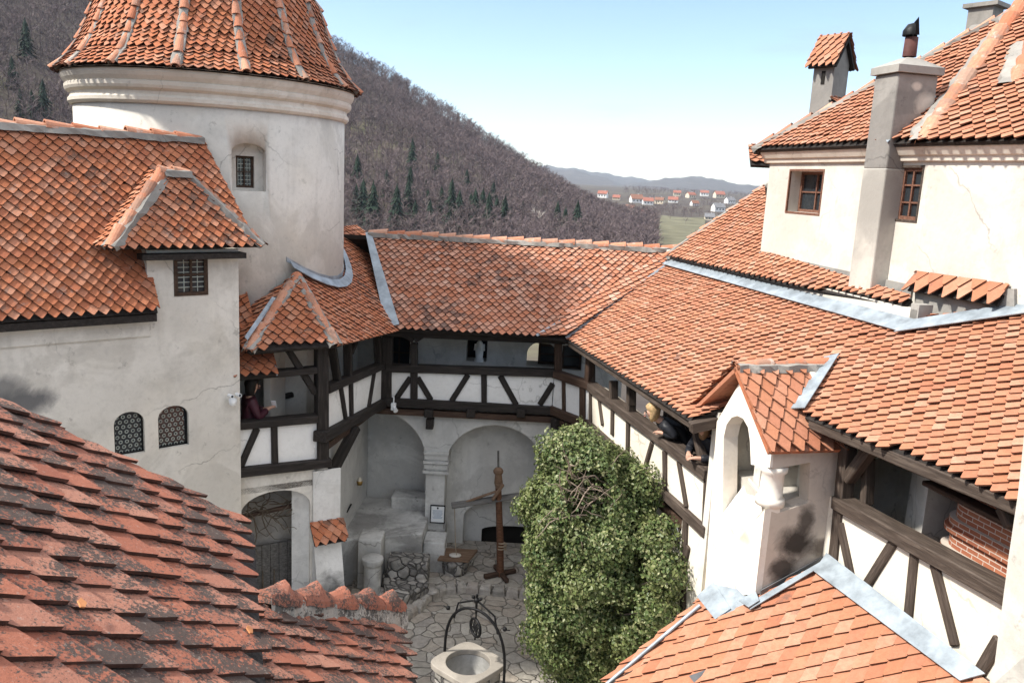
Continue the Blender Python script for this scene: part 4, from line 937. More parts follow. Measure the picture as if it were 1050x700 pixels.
# ------------------------------------------------------------------ upper house on the right
def upper_house():
    T = thing('upper_house', RS(11.5, 4, 6.4), 'sunlit white upper house with two small windows, hipped tile roof and a tall grey chimney', 'house')
    W = UW; K = W.at(958, 150); uk = float((K-W.p)@W.u); u1 = W.uz(786, 200)[0]; zc = 8.46
    w1 = [W.uz(842, 197)[0], W.uz(808.5, 197)[0], W.uz(826, 218)[1], W.uz(826, 175.5)[1]]; w2 = [W.uz(943, 197)[0], W.uz(921.5, 197)[0], W.uz(932, 225.5)[1], W.uz(932, 172)[1]]
    d2 = nz(V(.40, -.92, 0)); W2 = Pl(K, d2); W2 = W2 if W2.n[0] < 0 else Pl(K, d2, -W2.n)
    mb = MB(); mb.slab(W, [(uk, 6.2), (u1, 6.4), (u1, zc), (uk, zc)], [rect(*w1), rect(*w2)], .4)
    mb.slab(W2, rect(0.001, 4.5, 6.2, zc), (), .4); mb.prism([W.xyz(u1-.001, 6.3, -.4), W.xyz(u1-.001, zc, -.4), W.xyz(u1-.4, zc, -.4), W.xyz(u1-.4, 6.3, -.4)], Nn*2.5)
    mb.build('wall', M['white'], T)
    for (a, b, c, d), nx, ny in ((w1, 2, 2), (w2, 2, 3)): window(T, W, a, b, c, d, .2 if a == w1[0] else .03, .045, nx, ny, M['frame_red'])
    for (a, b, c, d) in (w1, w2):
        mb = MB(); q = W.off(.004); mb.slab(W, [(a-.03, c-.03), (b+.03, c-.03), (b+.03, d+.03), (a-.03, d+.03)], [rect(a, b, c, d)], .03, .008); mb.build('window_surround', M['frame_red'] if a == w1[0] else M['timber_sun'], T)
    prof = [(0, 0), (.05, .01), (.06, .07), (.09, .08), (.14, .17), (.14, .19), (0, .19)]
    mb = MB()
    for (P_, a, b) in ((W, uk-.0, u1+.1), (W2, -.03, 4.5)):
        mb.prism([P_.xyz(a, zc-.06+y, x) for x, y in prof], P_.u*(b-a))
    mb.build('cornice', M['cornice'], T)
    R = Roof(T, M['tile_new'], 'roof'); ze = zc+.165; e = W.xyz(uk, ze, .2); sl = tan(radians(41)); n = nz(-Nn*sl+UP); on = lambda x, y: onp(x, y, e, n)
    e0 = W.xyz(u1+.22, ze, .2); Ke = V(*(K[:2]), ze)+nz(W.n+W2.n)*.2; ht = on(1046, 10); t0 = ht
    R.face([e0, Ke, ht], ref=e0)
    f1 = Ke+d2*4; R.face([Ke, f1, f1+(ht-Ke), ht])
    R.deck.prism([e0, t0, e0+Aq*.1+Nn*2.2], (0, 0, -.08))
    R.caps([ht, Ke], .115, .34, mort=.2); R.caps([t0, e0], .085, .34, mort=.12)
    R.caps([onp(1060, 45, *plane3(Ke, f1, ht)), onp(1042, 88, *plane3(Ke, f1, ht))], .1, .3, mort=.24)
    # tiled pent strip at the foot of the near wall
    a, b = W2.at(941, 281), W2.at(1036, 286); b[2] = a[2]
    R.face([a+W2.n*.15-UP*.2, b+W2.n*.15-UP*.2, b, a], w=.2, e=.17, thick=.02)
    R.done()
    mb = MB(); g = W2.off(.05); mb.slab(g, [g.uz(938, 338), g.uz(1040, 318), g.uz(1040, 296), g.uz(938, 296)], (), .12); mb.build('plinth', M['concrete'], T)
    mb = MB(); mb.slab(W, [(uk, 6.45), (u1, 6.6), (u1, 6.92), (uk, 6.85)], (), .05, .03); mb.build('skirting', M['concrete'], T)
    # tall chimney let into the wall
    C0 = onp(911.5, 150, W.p-Nn*.25, Nn); q0 = float((C0-OR)@Aq); s0 = 2.7-.25; q1 = q0+.46; s1 = s0+.6
    zt = onp(911, 76, W.p-Nn*.25, Nn)[2]
    ch = MB(); ch.box(RS((q0+q1)/2, (s0+s1)/2, (8.3+zt)/2), (q1-q0, s1-s0, zt-8.3), (Aq, Nn, UP))
    mk = plaster('patched_render', (.30, .285, .265), (.18, .17, .16), .75, blobs=[(RS(q0, s0+.5, 9.15), (.2, .2, .16), (.6, .55, .48), .95), (RS(q0, s0+.3, 9.35), (.08, .1, .06), (.6, .55, .48), .9)])
    co = ch.build('chimney', mk, T, bevel=.02)
    cb = MB(); cb.box(RS((q0+q1)/2, (s0+s1)/2, 7.3), (q1-q0+.006, s1-s0+.006, 2.02), (Aq, Nn, UP)); cb.build('chimney_breast', plaster('breast_plaster', (.60, .57, .51), (.36, .34, .31), .8, blobs=[(RS(q0+.2, s0, 7.9), (.4, .4, .55), (.30, .285, .26), .9)]), T, bevel=.02)
    cp = MB(); cc = RS((q0+q1)/2, (s0+s1)/2, zt); hx, hy = (q1-q0)/2+.045, (s1-s0)/2+.045
    cp.box(cc+UP*.05, (2*hx, 2*hy, .09), (Aq, Nn, UP))
    b0 = [cc+UP*.096+Aq*hx*i+Nn*hy*j for i, j in ((-1, -1), (1, -1), (1, 1), (-1, 1))]; cp.add(b0+[cc+UP*.22+Aq*.08*i+Nn*.08*j for i, j in ((-1, -1), (1, -1), (1, 1), (-1, 1))], [(0, 1, 5, 4), (1, 2, 6, 5), (2, 3, 7, 6), (3, 0, 4, 7), (4, 5, 6, 7)])
    cp.build('chimney_cap', M['concrete'], co)
    fl = MB(); fl.lathe(cc, [(.085, .24), (.08, .48), (.0, .48)], 16); fl.build('flue_pipe', simple('rusty_pipe', (.09, .035, .03), .7), co)
    cw = MB(); cw.lathe(cc, [(.12, .50), (.12, .56), (.07, .64), (.0, .66)], 14, a0=.6, a1=4.6); cw.add([cc+UP*.52+Nn*.0, cc+UP*.66, cc+UP*.74+Nn*.05+Aq*-.02, cc+UP*.52+Nn*.11], [(0, 1, 2, 3)]); cw.tube([cc+UP*.48, cc+UP*.7+Nn*.05], .012, 6); cw.build('cowl', M['iron'], co)
    R2 = MB(); pr = nz(-Nn*sl+UP); 
    R2.prism([on(908, 143)+pr*.05, on(957, 97)+pr*.05, on(962, 103)+pr*.05, on(912, 150)+pr*.05], pr*.014); R2.build('flashing', M['zinc'], co)
    # small tile hooded chimney on the far hip, and the one on the ridge
    D = 15.2; b = pd(846, 125, D); w_ = (pd(866, 80, D)-pd(833, 80, D))[0]
    ax = (nz(V(.62, -.78, 0)), nz(V(.78, .62, 0)), UP); zt = pd(850, 66, D)[2]; hw = .2
    c = MB(); c.box(V(b[0], b[1], (b[2]-1+zt)/2), (hw*2, hw*2.2, zt-b[2]+1), ax)
    hd = V(b[0], b[1], zt); gx, gy = ax[0], ax[1]
    c.prism([hd+gx*hw-gy*hw*1.1, hd+gx*hw+gy*hw*1.1, hd+gx*hw+UP*.42], -gx*2*hw); co2 = c.build('chimney', M['concrete'], T)
    d = MB(); d.box(hd-UP*.25-gx*.0-gy*(hw*1.1+.003), (.07, .01, .22), ax); d.build('vent_slot', M['dark'], co2)
    RR = Roof(co2, M['tile_new'], 'chimney_hood'); k = .07
    r0, r1 = hd+gx*(hw+k)+UP*.46, hd-gx*(hw+k)+UP*.46
    for sg in (-1, 1):
        m0, m1 = hd+gx*(hw+k)+gy*sg*(hw*1.1+.1)-UP*.07, hd-gx*(hw+k)+gy*sg*(hw*1.1+.1)-UP*.07
        RR.face([m0, m1, r1, r0], w=.13, e=.11, thick=.04)
    s_ = hd-UP*.62; RR.face([s_+gx*(hw+.16)-gy*.26-UP*.12, s_+gx*(hw+.16)+gy*.26-UP*.12, s_+gx*hw+gy*.26, s_+gx*hw-gy*.26], w=.13, e=.11, thick=.03)
    RR.done()
    D = 13.2; b = pd(1008, 30, D); c = MB(); c.box(V(b[0], b[1], b[2]-.1), (.36, .34, .8), ax); c.box(V(b[0], b[1], b[2]+.32), (.5, .44, .06), ax); c.build('chimney', M['mortar'], T)
    eb = MB(); q = pd(1020, 34, D-.6); eb.lathe(V(0, 0, 0), [(.001, 0), (.2, 0), (.24, .02), (.24, .3)], 16, a0=0, a1=pi)
    v = eb.arr(); R3 = np.array([ax[1], UP, -ax[0]]); eb.v = [v@R3+q-UP*.1]; eb.build('eyebrow_vent', M['mortar'], T)
    # corner of the eave behind
    RR = Roof(T, M['tile_new'], 'rear_eave'); b = pd(786, 166, 15.6); RR.face([b-V(.28, 0, .06), b+V(.2, -.1, -.06), b+V(.2, .5, .3), b+V(-.22, .5, .3)]); RR.done()
upper_house()

# ------------------------------------------------------------------ near roofs in the left foreground
def crest(R, a, b):
    t = nz(b-a); L = np.linalg.norm(b-a); sd = nz(np.cross(t, UP)); u = np.cross(sd, t); cnt = 5
    for k in range(cnt):
        st = L/cnt; ring = []; rows = 9; m = 8; h0 = RNG.normal(0, .008)
        for g in range(rows):
            x = g/(rows-1); pk = 1-abs(2*x-1.0); rr = .085+.03*pk; q = a+t*st*(k+.02+.97*x)
            for j in range(m+1):
                an = pi*j/m; top = sin(an)**4*(.03*pk+(.022 if g == 4 else 0))
                ring.append(q+sd*cos(an)*rr*1.15+u*(sin(an)*rr+top+h0+RNG.normal(0, .003)))
        m1 = m+1; R.r.add(ring, [(g*m1+j, g*m1+j+1, g*m1+m1+j+1, g*m1+m1+j) for g in range(rows-1) for j in range(m)]+[tuple(range(m1)), tuple(range((rows-1)*m1, rows*m1))], False)
    n = 60; ring = []
    for k in range(n+1):
        q = a+t*L*k/n
        for x, y in ((-.125, -.2), (-.13, -.1), (-.115, -.02), (-.09, .03), (.09, .03), (.13, -.1), (.13, -.3)): ring.append(q-sd*x*-1*(1+RNG.normal(0, .05))+u*(y+RNG.normal(0, .008)))
    R.m.add(ring, [(k*7+j, k*7+j+1, k*7+8+j, k*7+7+j) for k in range(n) for j in range(6)])
def near_roofs():
    P0 = CAM+ray(60, 625)*2.98; hd = nz(V(.93, .36, 0)); al = radians(37); nn = hd*sin(al)+UP*cos(al); on = lambda x, y: onp(x, y, P0, nn)
    def body(T, q):
        f = MB(); q = [p-nn*.35 for p in q]; n = len(q); f.add(q+[V(p[0], p[1], 0) for p in q], [tuple(range(n)), tuple(range(n, 2*n))[::-1]]+[(i, (i+1) % n, (i+1) % n+n, i+n) for i in range(n)])
        f.build('wall', M['grey_white'], T)
    T = thing('tiled_roof', V(P0[0]-.6, P0[1], 0), 'closest roof, old lichen darkened clay tiles filling the lower left corner', 'roof')
    R = Roof(T, M['tile_moss'], 'roof_deck')
    poly = [on(-60, 388), on(262, 546), on(268, 640), on(284, 800), on(-260, 800)]
    R.face(poly, expand=.0, w=.18, e=.148); R.done()
    c = sum(poly)/5; body(T, [c+(p-c)*.8 for p in poly])
    T2 = thing('tiled_roof', V(-1.1, 5, 0), 'small lower tiled roof with a row of knobbed ridge caps at the bottom, left of the well', 'roof')
    P2 = CAM+ray(330, 660)*6.0; o2 = lambda x, y: onp(x, y, P2, nn)
    R = Roof(T2, M['tile_moss'], 'roof_deck'); poly = [o2(205, 615), o2(268, 624), o2(401, 632), o2(425, 690), o2(470, 800), o2(200, 800)]
    R.face(poly, expand=.0, w=.18, e=.148)
    a, b = o2(262, 622)+nn*.06, o2(404, 630)+nn*.06
    crest(R, a, b)
    d_ = R.done(); c = sum(poly)/6
    for ch in d_.children:
        if ch.name.startswith('ridge'): ch.data.materials[0] = M['tile_moss']
        if ch.name.startswith('mortar'): ch.data.materials[0] = M['crest_mortar']; body(T2, [c+(p-c)*.85 for p in poly])
near_roofs()
def shards():
    P0 = CAM+ray(60, 625)*2.98; hd = nz(V(.93, .36, 0)); al = radians(37); nn = hd*sin(al)+UP*cos(al); r = nz(np.cross(nn, UP)); d = np.cross(nn, r)
    for (x, y, lab) in ((84, 619, 'bright orange tile shard lying loose on the closest roof, toward the left edge'), (256, 646, 'bright orange tile shard lying at the eave of the closest roof')):
        c = onp(x, y, P0+nn*.075, nn); q = [c+r*a+d*b for a, b in ((-.03, -.012), (.0, -.02), (.03, -.004), (.018, .012), (-.016, .014))]
        mb = MB(); mb.prism(q, nn*.006); tag(mb.build('tile_shard', simple('fresh_clay', (.45, .19, .08), .85)), lab, 'tile shard')
shards()

# ================================================================== COURTYARD FURNISHINGS
def well():
    c = pz(480, 678, .75); c[2] = 0
    T = thing('well', c, 'old stone well with a pale square rim and an iron hoop carrying a pulley wheel', 'well')
    rot = radians(45+4); a = V(cos(rot), sin(rot), 0); b = V(-sin(rot), cos(rot), 0); H = .455
    def sq(h, r, z, n=64):
        out = []
        for k in range(n):
            t = 2*pi*k/n; q = h/(abs(cos(t))**5+abs(sin(t))**5)**.2; out.append(c+a*q*cos(t)+b*q*sin(t)+UP*z)
        return out
    o = sq(H, .16, .75); m = len(o); R = .335; cir = [c+a*R*cos(atan2((p-c)@b, (p-c)@a))+b*R*sin(atan2((p-c)@b, (p-c)@a))+UP*.75 for p in o]
    n2 = []
    for k in range(m): n2.append(cir[k])
    mb = MB(); lo = [p-UP*.09 for p in o]; ci = [p-UP*.09 for p in n2]
    mb.add(o+n2+lo+ci, [(i, (i+1) % m, m+(i+1) % m, m+i) for i in range(m)]+[(2*m+i, 2*m+(i+1) % m, (i+1) % m, i) for i in range(m)]+[(m+i, m+(i+1) % m, 3*m+(i+1) % m, 3*m+i) for i in range(m)]+[(2*m+i, 3*m+i, 3*m+(i+1) % m, 2*m+(i+1) % m) for i in range(m)])
    mb.build('rim', M['rimstone'], T, bevel=.012)
    ou = sq(H-.05, .16, -.02); up = [p+UP*.68 for p in ou]; mb = MB(); mb.add(ou+up, [(i, (i+1) % m, m+(i+1) % m, m+i) for i in range(m)])
    mb.build('base', M['rubble'], T)
    mb = MB(); mb.lathe(c, [(R+.004, .66), (R+.004, .02), (0, .02)], 40); mb.build('shaft', M['dirty'], T)
    # iron hoop from the far left to the near right side
    p0 = pz(456, 667, .75); p1 = pz(517, 692, .75); mid = (p0+p1)/2; d = p1-p0; w_ = np.linalg.norm(d); d = d/w_; hh = 1.02
    pts = []
    for k in range(25):
        t = pi*k/24; x = -cos(t); z = sin(t)**.72 if 0 < k < 24 else 0
        pts.append(mid+d*(w_/2*x)+UP*(hh*.86*z))
    mb = MB(); mb.tube([pts[0]-UP*.3]+pts+[pts[-1]-UP*.5], .022, 8)
    top = mid+UP*hh; 
    for sg in (-1, 1): mb.tube([mid+d*sg*w_*.36+UP*hh*.6, mid+d*sg*w_*.30+UP*hh*.86, mid+d*sg*w_*.08+UP*hh*.97, top], .014, 6)
    mb.tube([mid+UP*hh*.8, top, top+UP*.1], .018, 6); mb.ball(top, .045); mb.ball(top+d*.06+UP*.04, .03); mb.ball(top-d*.06+UP*.04, .03)
    for sg in (-1, 1): mb.ball(mid+d*sg*w_*.47+UP*hh*.72, .035); mb.tube([mid+d*sg*w_*.44+UP*hh*.7, mid+d*sg*w_*.55+UP*hh*.73], .01, 5)
    mb.build('hoop', M['iron'], T)
    pc = mid+UP*hh*.57; pr = .135; q = np.cross(d, UP); d2 = nz(d*.9+q*.4)
    mb = MB(); ring = [pc+(d2*cos(2*pi*k/24)+UP*sin(2*pi*k/24))*pr for k in range(24)]; mb.tube(ring, .022, 6, closed=True)
    mb.tube([pc+(d2*cos(2*pi*k/20)+UP*sin(2*pi*k/20))*.05 for k in range(20)], .014, 6, closed=True)
    for k in range(4): t = pi*k/4+.3; mb.tube([pc-(d2*cos(t)+UP*sin(t))*pr*1.12, pc+(d2*cos(t)+UP*sin(t))*pr*1.12], .012, 5)
    mb.tube([pc+UP*.13, mid+UP*hh*.86], .014, 5); mb.tube([pc-UP*.13, pc-UP*.2], .014, 5); mb.build('pulley', M['iron'], T)
M['rimstone'] = plaster('worn_well_stone', (.37, .335, .29), (.22, .20, .175), .8)
M['post_red'] = wood('red_stained_post', (.11, .052, .03), (.20, .10, .058))
well()

def terrace():
    rr = random.Random(3)
    ln = [(352, 664), (392, 652), (408, 640), (424, 624), (440, 611), (456, 604), (478, 602), (505, 604), (533, 608), (562, 612), (590, 622)]
    pts = [pz(x, y, .07) for x, y in ln]
    mb = MB(); q = [V(p[0], p[1], .14) for p in pts]+[V(2.0, 16.9, .14), V(-3.1, 16.9, .14)]; mb.prism(q, (0, 0, -.3))
    tag(mb.build('terrace', M['paving']), kind='structure')
    mb = MB()
    for i in range(len(pts)-1):
        a, b = pts[i], pts[i+1]; L = np.linalg.norm(b-a); n = max(1, int(L/.2)); d = (b-a)/L; s = np.cross(d, UP)
        for k in range(n):
            c = a+d*L*(k+.5)/n+s*rr.uniform(-.02, .02); c[2] = .05; ang = rr.uniform(-.12, .12); x = d*cos(ang)+s*sin(ang); y = np.cross(UP, x)
            h = V(L/n*rr.uniform(.86, 1.0), rr.uniform(.15, .24), rr.uniform(.2, .26))
            vs = []
            for zz, k2 in ((-1, 1), (.5, 1), (1, .78)):
                for xx, yy in ((-1, -1), (1, -1), (1, 1), (-1, 1)): vs.append(c+x*h[0]/2*xx*k2*rr.uniform(.9, 1)+y*h[1]/2*yy*k2*rr.uniform(.9, 1)+UP*h[2]/2*zz)
            mb.add(vs, [(i_*4+j, i_*4+(j+1) % 4, i_*4+4+(j+1) % 4, i_*4+4+j) for i_ in range(2) for j in range(4)]+[(8, 9, 10, 11)])
    tag(mb.build('kerb', M['stone_blocks']), kind='structure')
M['stone_blocks'], _t, _b = new_mat('kerb_stone'); _c = ramp(_t, rnd(_t), [(0, (.30, .28, .25)), (.5, (.45, .42, .38)), (1, (.36, .31, .27))])
_c = mix(_t, ramp(_t, noise(_t, pos(_t), 9, 6, .7), [(.4, 0.), (.7, .7)]), _c, (.14, .13, .12)); _t.links.new(_c, _b.inputs['Base Color']); bump(_t, _b, noise(_t, pos(_t), 15, 5), .6, .02)
terrace()

def pxbox(mb, px0, px1, ytop, ybot, d, depth, d_=None, skew=0):
    """block whose front face spans two sight lines at forward distance d"""
    a = pd(px0, ybot, d); b = pd(px1, ybot, d); z1 = pd((px0+px1)/2, ytop, d)[2]; z0 = min(a[2], b[2])
    mb.prism([V(a[0], d, z0), V(b[0], d, z0), V(b[0], d, z1), V(a[0], d, z1)], (skew, depth, 0)); return mb
def blocks():
    mb = MB(); z = pd(405, 547, 15.2)[2]
    q = [V(-3.15, 14.75, 0), V(pd(384, 560, 15.0)[0], 15.0, 0), V(pd(433, 560, 15.3)[0], 15.3, 0), V(pd(433, 560, 15.3)[0]+.05, 17.0, 0), V(-3.15, 17.0, 0)]
    mb.prism(q, UP*z); mb.box(V(-2.0, 16.7, z+.1), (.75, .5, .3)); tag(mb.build('masonry_bench', M['dirty'], bevel=.03), 'stained plaster bench block filling the floor of the left arched recess', 'bench')
    mb = MB(); c = pz(381, 617, .02); mb.lathe(c, [(.19, -.05), (.17, .1), (.16, .75), (.2, .8), (.21, .9), (.0, .92)], 10); tag(mb.build('stone_stub', M['dirty'], bevel=.02), 'short broken plaster pillar standing left of the rubble step', 'pillar')
    mb = MB(); a, b = pz(397, 625, .3), pz(440, 600, .3); c_, d_ = pz(432, 575, .3), pz(392, 590, .3); mb.prism([V(*p[:2], .34) for p in (a, b, c_, d_)], (0, 0, -.35)); tag(mb.build('rubble_step', M['rubble'], bevel=.03), 'dark rubble stone step in front of the stained plaster bench block', 'step')
    mb = MB(); pxbox(mb, 433, 455, 556, 590, 15.35, .55); tag(mb.build('white_block', M['dirty'], bevel=.025), 'small whitewashed block at the foot of the capital pier between the arches', 'block')
    mb = MB(); a = pz(372, 652, .0); mb.prism([V(a[0]-.25, a[1]-.1, .16), V(a[0]+.2, a[1]-.1, .16), V(a[0]+.2, a[1]+.5, .16), V(a[0]-.25, a[1]+.5, .16)], (0, 0, -.2)); tag(mb.build('doorstep', M['stone'], bevel=.02), 'low stone doorstep beside the sooty buttress of the left arch', 'step')
    for (lab, x0, x1, yt, d, cone) in (('wooden plank seat on a round stone base left of the timber sweep post', 449, 484, 561, 15.2, 1), ('wooden plank seat on a stone base right of the timber sweep post', 541, 580, 578, 15.0, 1)):
        p0, p1 = pd(x0, yt, d), pd(x1, yt, d); z = .5; m = (p0+p1)/2
        T = thing('stone_bench', V(m[0], d+.2, .14), lab, 'bench', 'plank seats on stone bases')
        mb = MB(); mb.lathe(V(m[0], d+.22, 0), [(.24, .1), (.27, .3), (.25, z-.05), (0, z-.05)], 14); mb.build('base', M['rubble'], T)
        mb = MB(); mb.prism([V(p0[0], d-.02, z-.04), V(p1[0]-.06, d-.02, z-.04), V(p1[0]+.1, d+.5, z-.04), V(p0[0]+.12, d+.5, z-.04)], (0, 0, .045)); mb.build('seat', M['plank'], T)
        if x0 < 500: mb = MB(); mb.ball(V(m[0], d+.15, z+.025), (.13, .1, .03), 9, 5); tag(mb.build('flat_stone', M['stone']), 'flat pale stone lying on the left plank seat', 'stone')
blocks()
def loose_stones():
    rr = random.Random(12)
    for k in range(16):
        c = pz(rr.uniform(388, 446), rr.uniform(590, 612), .2); r = rr.uniform(.05, .12); mb = MB(); n, m = 7, 5; vs = []
        for i in range(m+1):
            for j in range(n): t = pi*i/m; q = r*rr.uniform(.8, 1.15); vs.append(c+V(q*sin(t)*cos(6.283*j/n)*1.3, q*sin(t)*sin(6.283*j/n), q*cos(t)*.6))
        mb.add(vs, [(i*n+j, i*n+(j+1) % n, (i+1)*n+(j+1) % n, (i+1)*n+j) for i in range(m) for j in range(n)])
        tag(mb.build('loose_stone', M['stone_blocks']), 'rough grey stone lying loose by the rubble step under the arches', 'stone', 'loose stones by the rubble step')
loose_stones()
def rough_blocks():
    for (x0, x1, yt, yb, d, dp, lab, m) in ((396, 438, 576, 601, 14.6, .45, 'dark rubble block forming the upper step before the plaster bench', 'rubble'), (366, 390, 553, 604, 14.5, .5, 'grey upright plaster block at the left end of the plaster bench', 'dirty')):
        mb = MB(); pxbox(mb, x0, x1, yt, yb, d, dp); o = mb.build('masonry_block', M[m], bevel=.035); tag(o, lab, 'block')
rough_blocks()

def sweep_post():
    b = pz(513, 590, .14); d = b[1]
    T = thing('sweep_post', b, 'red brown wooden well sweep post with a sloping plank arm in the right arched recess', 'post')
    top = pd(511, 500, d); mb = MB(); mb.tube([b, b*.6+top*.4+V(.01, 0, 0), top], [.075, .07, .06], 10); mb.build('post', M['post_red'], T)
    hd = pd(511, 483, d); mb = MB(); mb.tube([top-UP*.02, top+UP*.1, hd], [.05, .085, .06], 8); mb.ball(hd, (.1, .08, .09)); mb.build('head', M['plank'], T)
    mb = MB(); mb.tube([hd, pd(511, 462, d)], .02, 6); mb.build('spike', M['greywood'], T)
    a, c = pd(463, 519, d-.1), pd(545, 507, d+.1); m = (a+c)/2
    beam('arm', a, c, .17, .035, M['greywood'], T, V(.1, -.5, .86), .05)
    beam('strut', pd(470, 517, d-.05), pd(510, 503, d-.02), .05, .05, M['plank'], T, V(0, -1, 0), .03); beam('strut', pd(505, 512, d-.08), pd(516, 496, d-.08), .07, .07, M['plank'], T, V(0, -1, 0), .05)
    mb = MB(); mb.tube([pd(466, 520, d-.05), pd(466, 560, d-.05)+V(.02, 0, 0), pd(470, 585, d)], .008, 5); mb.build('rope', simple('hemp_cord', (.35, .28, .2), .9), T); mb = MB(); mb.tube([b+UP*.55+V(.085*cos(t), .085*sin(t), .01*t) for t in np.linspace(0, 18, 50)], .012, 5); mb.build('lashing', simple('hemp_rope', (.35, .28, .2), .9), T)
    for p, q in ((V(-.32, -.18, 0), V(.3, .15, 0)), (V(-.12, .3, .001), V(.14, -.32, .001))): beam('foot', b+p+UP*.05, b+q+UP*.05, .09, .09, M['timber_mid'], T, UP, .05)
sweep_post()

def notice():
    q = BACK.off(.02-.1); x0, z1 = q.uz(441.5, 517); x1, z0 = q.uz(456, 536)
    T = thing('framed_notice', q.xyz((x0+x1)/2, z0, .01), 'small framed white notice hanging on the pier between the two arches', 'sign')
    mb = MB(); mb.slab(q, rect(x0, x1, z0, z1), [rect(x0+.018, x1-.018, z0+.018, z1-.018)], .03, .03); mb.build('frame', M['iron'], T)
    mb = MB(); mb.slab(q, rect(x0+.015, x1-.015, z0+.015, z1-.015), (), .01, .015); mb.build('paper', simple('notice_paper', (.78, .8, .8), .5, 0, .03), T)
    mb = MB(); w_ = x1-x0
    for k in range(8):
        z = z1-.115-k*.024; a = .05 if k != 5 else .08; mb.box(q.xyz((x0+x1)/2, z, .017), (w_-2*a-(.02 if k % 3 == 1 else 0), .004, .007), (q.u, q.n, UP))
    mb.build('text_lines', simple('print_blue_grey', (.25, .33, .45), .6), T); mb = MB(); mb.ball(q.xyz((x0+x1)/2, z1-.065, .017), (.018, .004, .022)); mb.build('emblem', M['iron'], T)
notice()
def small_fixtures():
    wp = simple('white_painted_metal', (.75, .77, .78), .4, 0, .05)
    p = LEFT.at(236, 409)+LEFT.n*.1
    T = thing('security_camera', p, 'white double headed security camera on the corner of the white house', 'camera')
    mb = MB(); mb.lathe(p-UP*.05, [(0, .09), (.06, .09), (.065, .04), (.05, -.02), (0, -.04)], 14); mb.build('housing', wp, T)
    for sg in (-1, 1):
        mb = MB(); q = p+UP*.09+LEFT.u*.06*sg; mb.tube([q, q+LEFT.n*.12+UP*.01], .03, 10); o = mb.build('lamp_head', wp, T); mb = MB(); mb.lathe(V(0, 0, 0), [(0, 0), (.02, 0), (.02, .004), (0, .004)], 10); v = mb.arr(); mb.v = [v@np.array([LEFT.u, UP, LEFT.n])+q+LEFT.n*.121+UP*.01]; mb.build('lens', M['glass'], o)
    mb = MB(); mb.tube([p-LEFT.n*.1, p], .02, 6); mb.build('bracket', wp, T)
    p = BACK.at(404.5, 415)+V(0, -.12, 0)
    T = thing('floodlight', p, 'small white floodlight under the corner of the far gallery', 'lamp')
    mb = MB(); mb.box(p, (.1, .1, .15)); mb.build('housing', wp, T, bevel=.015); mb = MB(); mb.tube([p+UP*.06, p+UP*.2], .015, 6); mb.tube([p, p+V(.06, -.1, -.06)], [.035, .05], 8); mb.build('bracket', wp, T)
    q = WLOW.at(366, 494)
    T = thing('wall_lantern', q, 'small brass lantern on the left side wall of the arched recess', 'lantern')
    mb = MB(); br = simple('old_brass', (.35, .22, .07), .4, .6); mb.lathe(q+WING.n*.06, [(0, -.06), (.05, -.05), (.06, .0), (.06, .03), (0, .04)], 12); mb.build('bowl', br, T); mb = MB(); mb.tube([q, q+WING.n*.07], .012, 6); mb.build('bracket', M['iron'], T)
    mb = MB(); mb.lathe(q+WING.n*.06, [(.05, .035), (.03, .1), (0, .11)], 10); mb.build('shade', simple('milky_glass', (.6, .55, .45), .3), T)
    q = WLOW.at(357, 521); beam('iron_bar', q-WING.u*.12-UP*.04, q+WING.u*.14+UP*.04, .04, .03, M['iron'], None, WING.n, .03); o = COL.objects[-1]
    tag(o, 'short black iron bar fixed to the side wall below the brass lantern', 'bar')
    # carved white figure in the niche window of the far gallery
    rw = Pl((0, 17.22), (1, 0)); c = rw.at(490, 371); T = thing('niche_figure', c, 'small white carved figure standing in the niche of the far gallery wall', 'statue')
    wm = simple('white_carving', (.8, .79, .75), .7, 0, .1); mb = MB(); mb.lathe(c+V(.02, .05, 0), [(.1, 0), (.1, .05), (.075, .06), (.085, .2), (.095, .33), (.06, .42), (.035, .45), (0, .45)], 14); mb.build('robe', wm, T)
    mb = MB(); mb.ball(c+V(.02, .05, .5), (.05, .05, .062)); mb.build('head', wm, T); mb = MB()
    for sg in (-1, 1): mb.tube([c+V(.02+sg*.085, .05, .38), c+V(.02+sg*.1, .0, .26), c+V(.02+sg*.02, -.05, .28)], [.026, .022, .018], 7)
    mb.build('arms', wm, T)
small_fixtures()

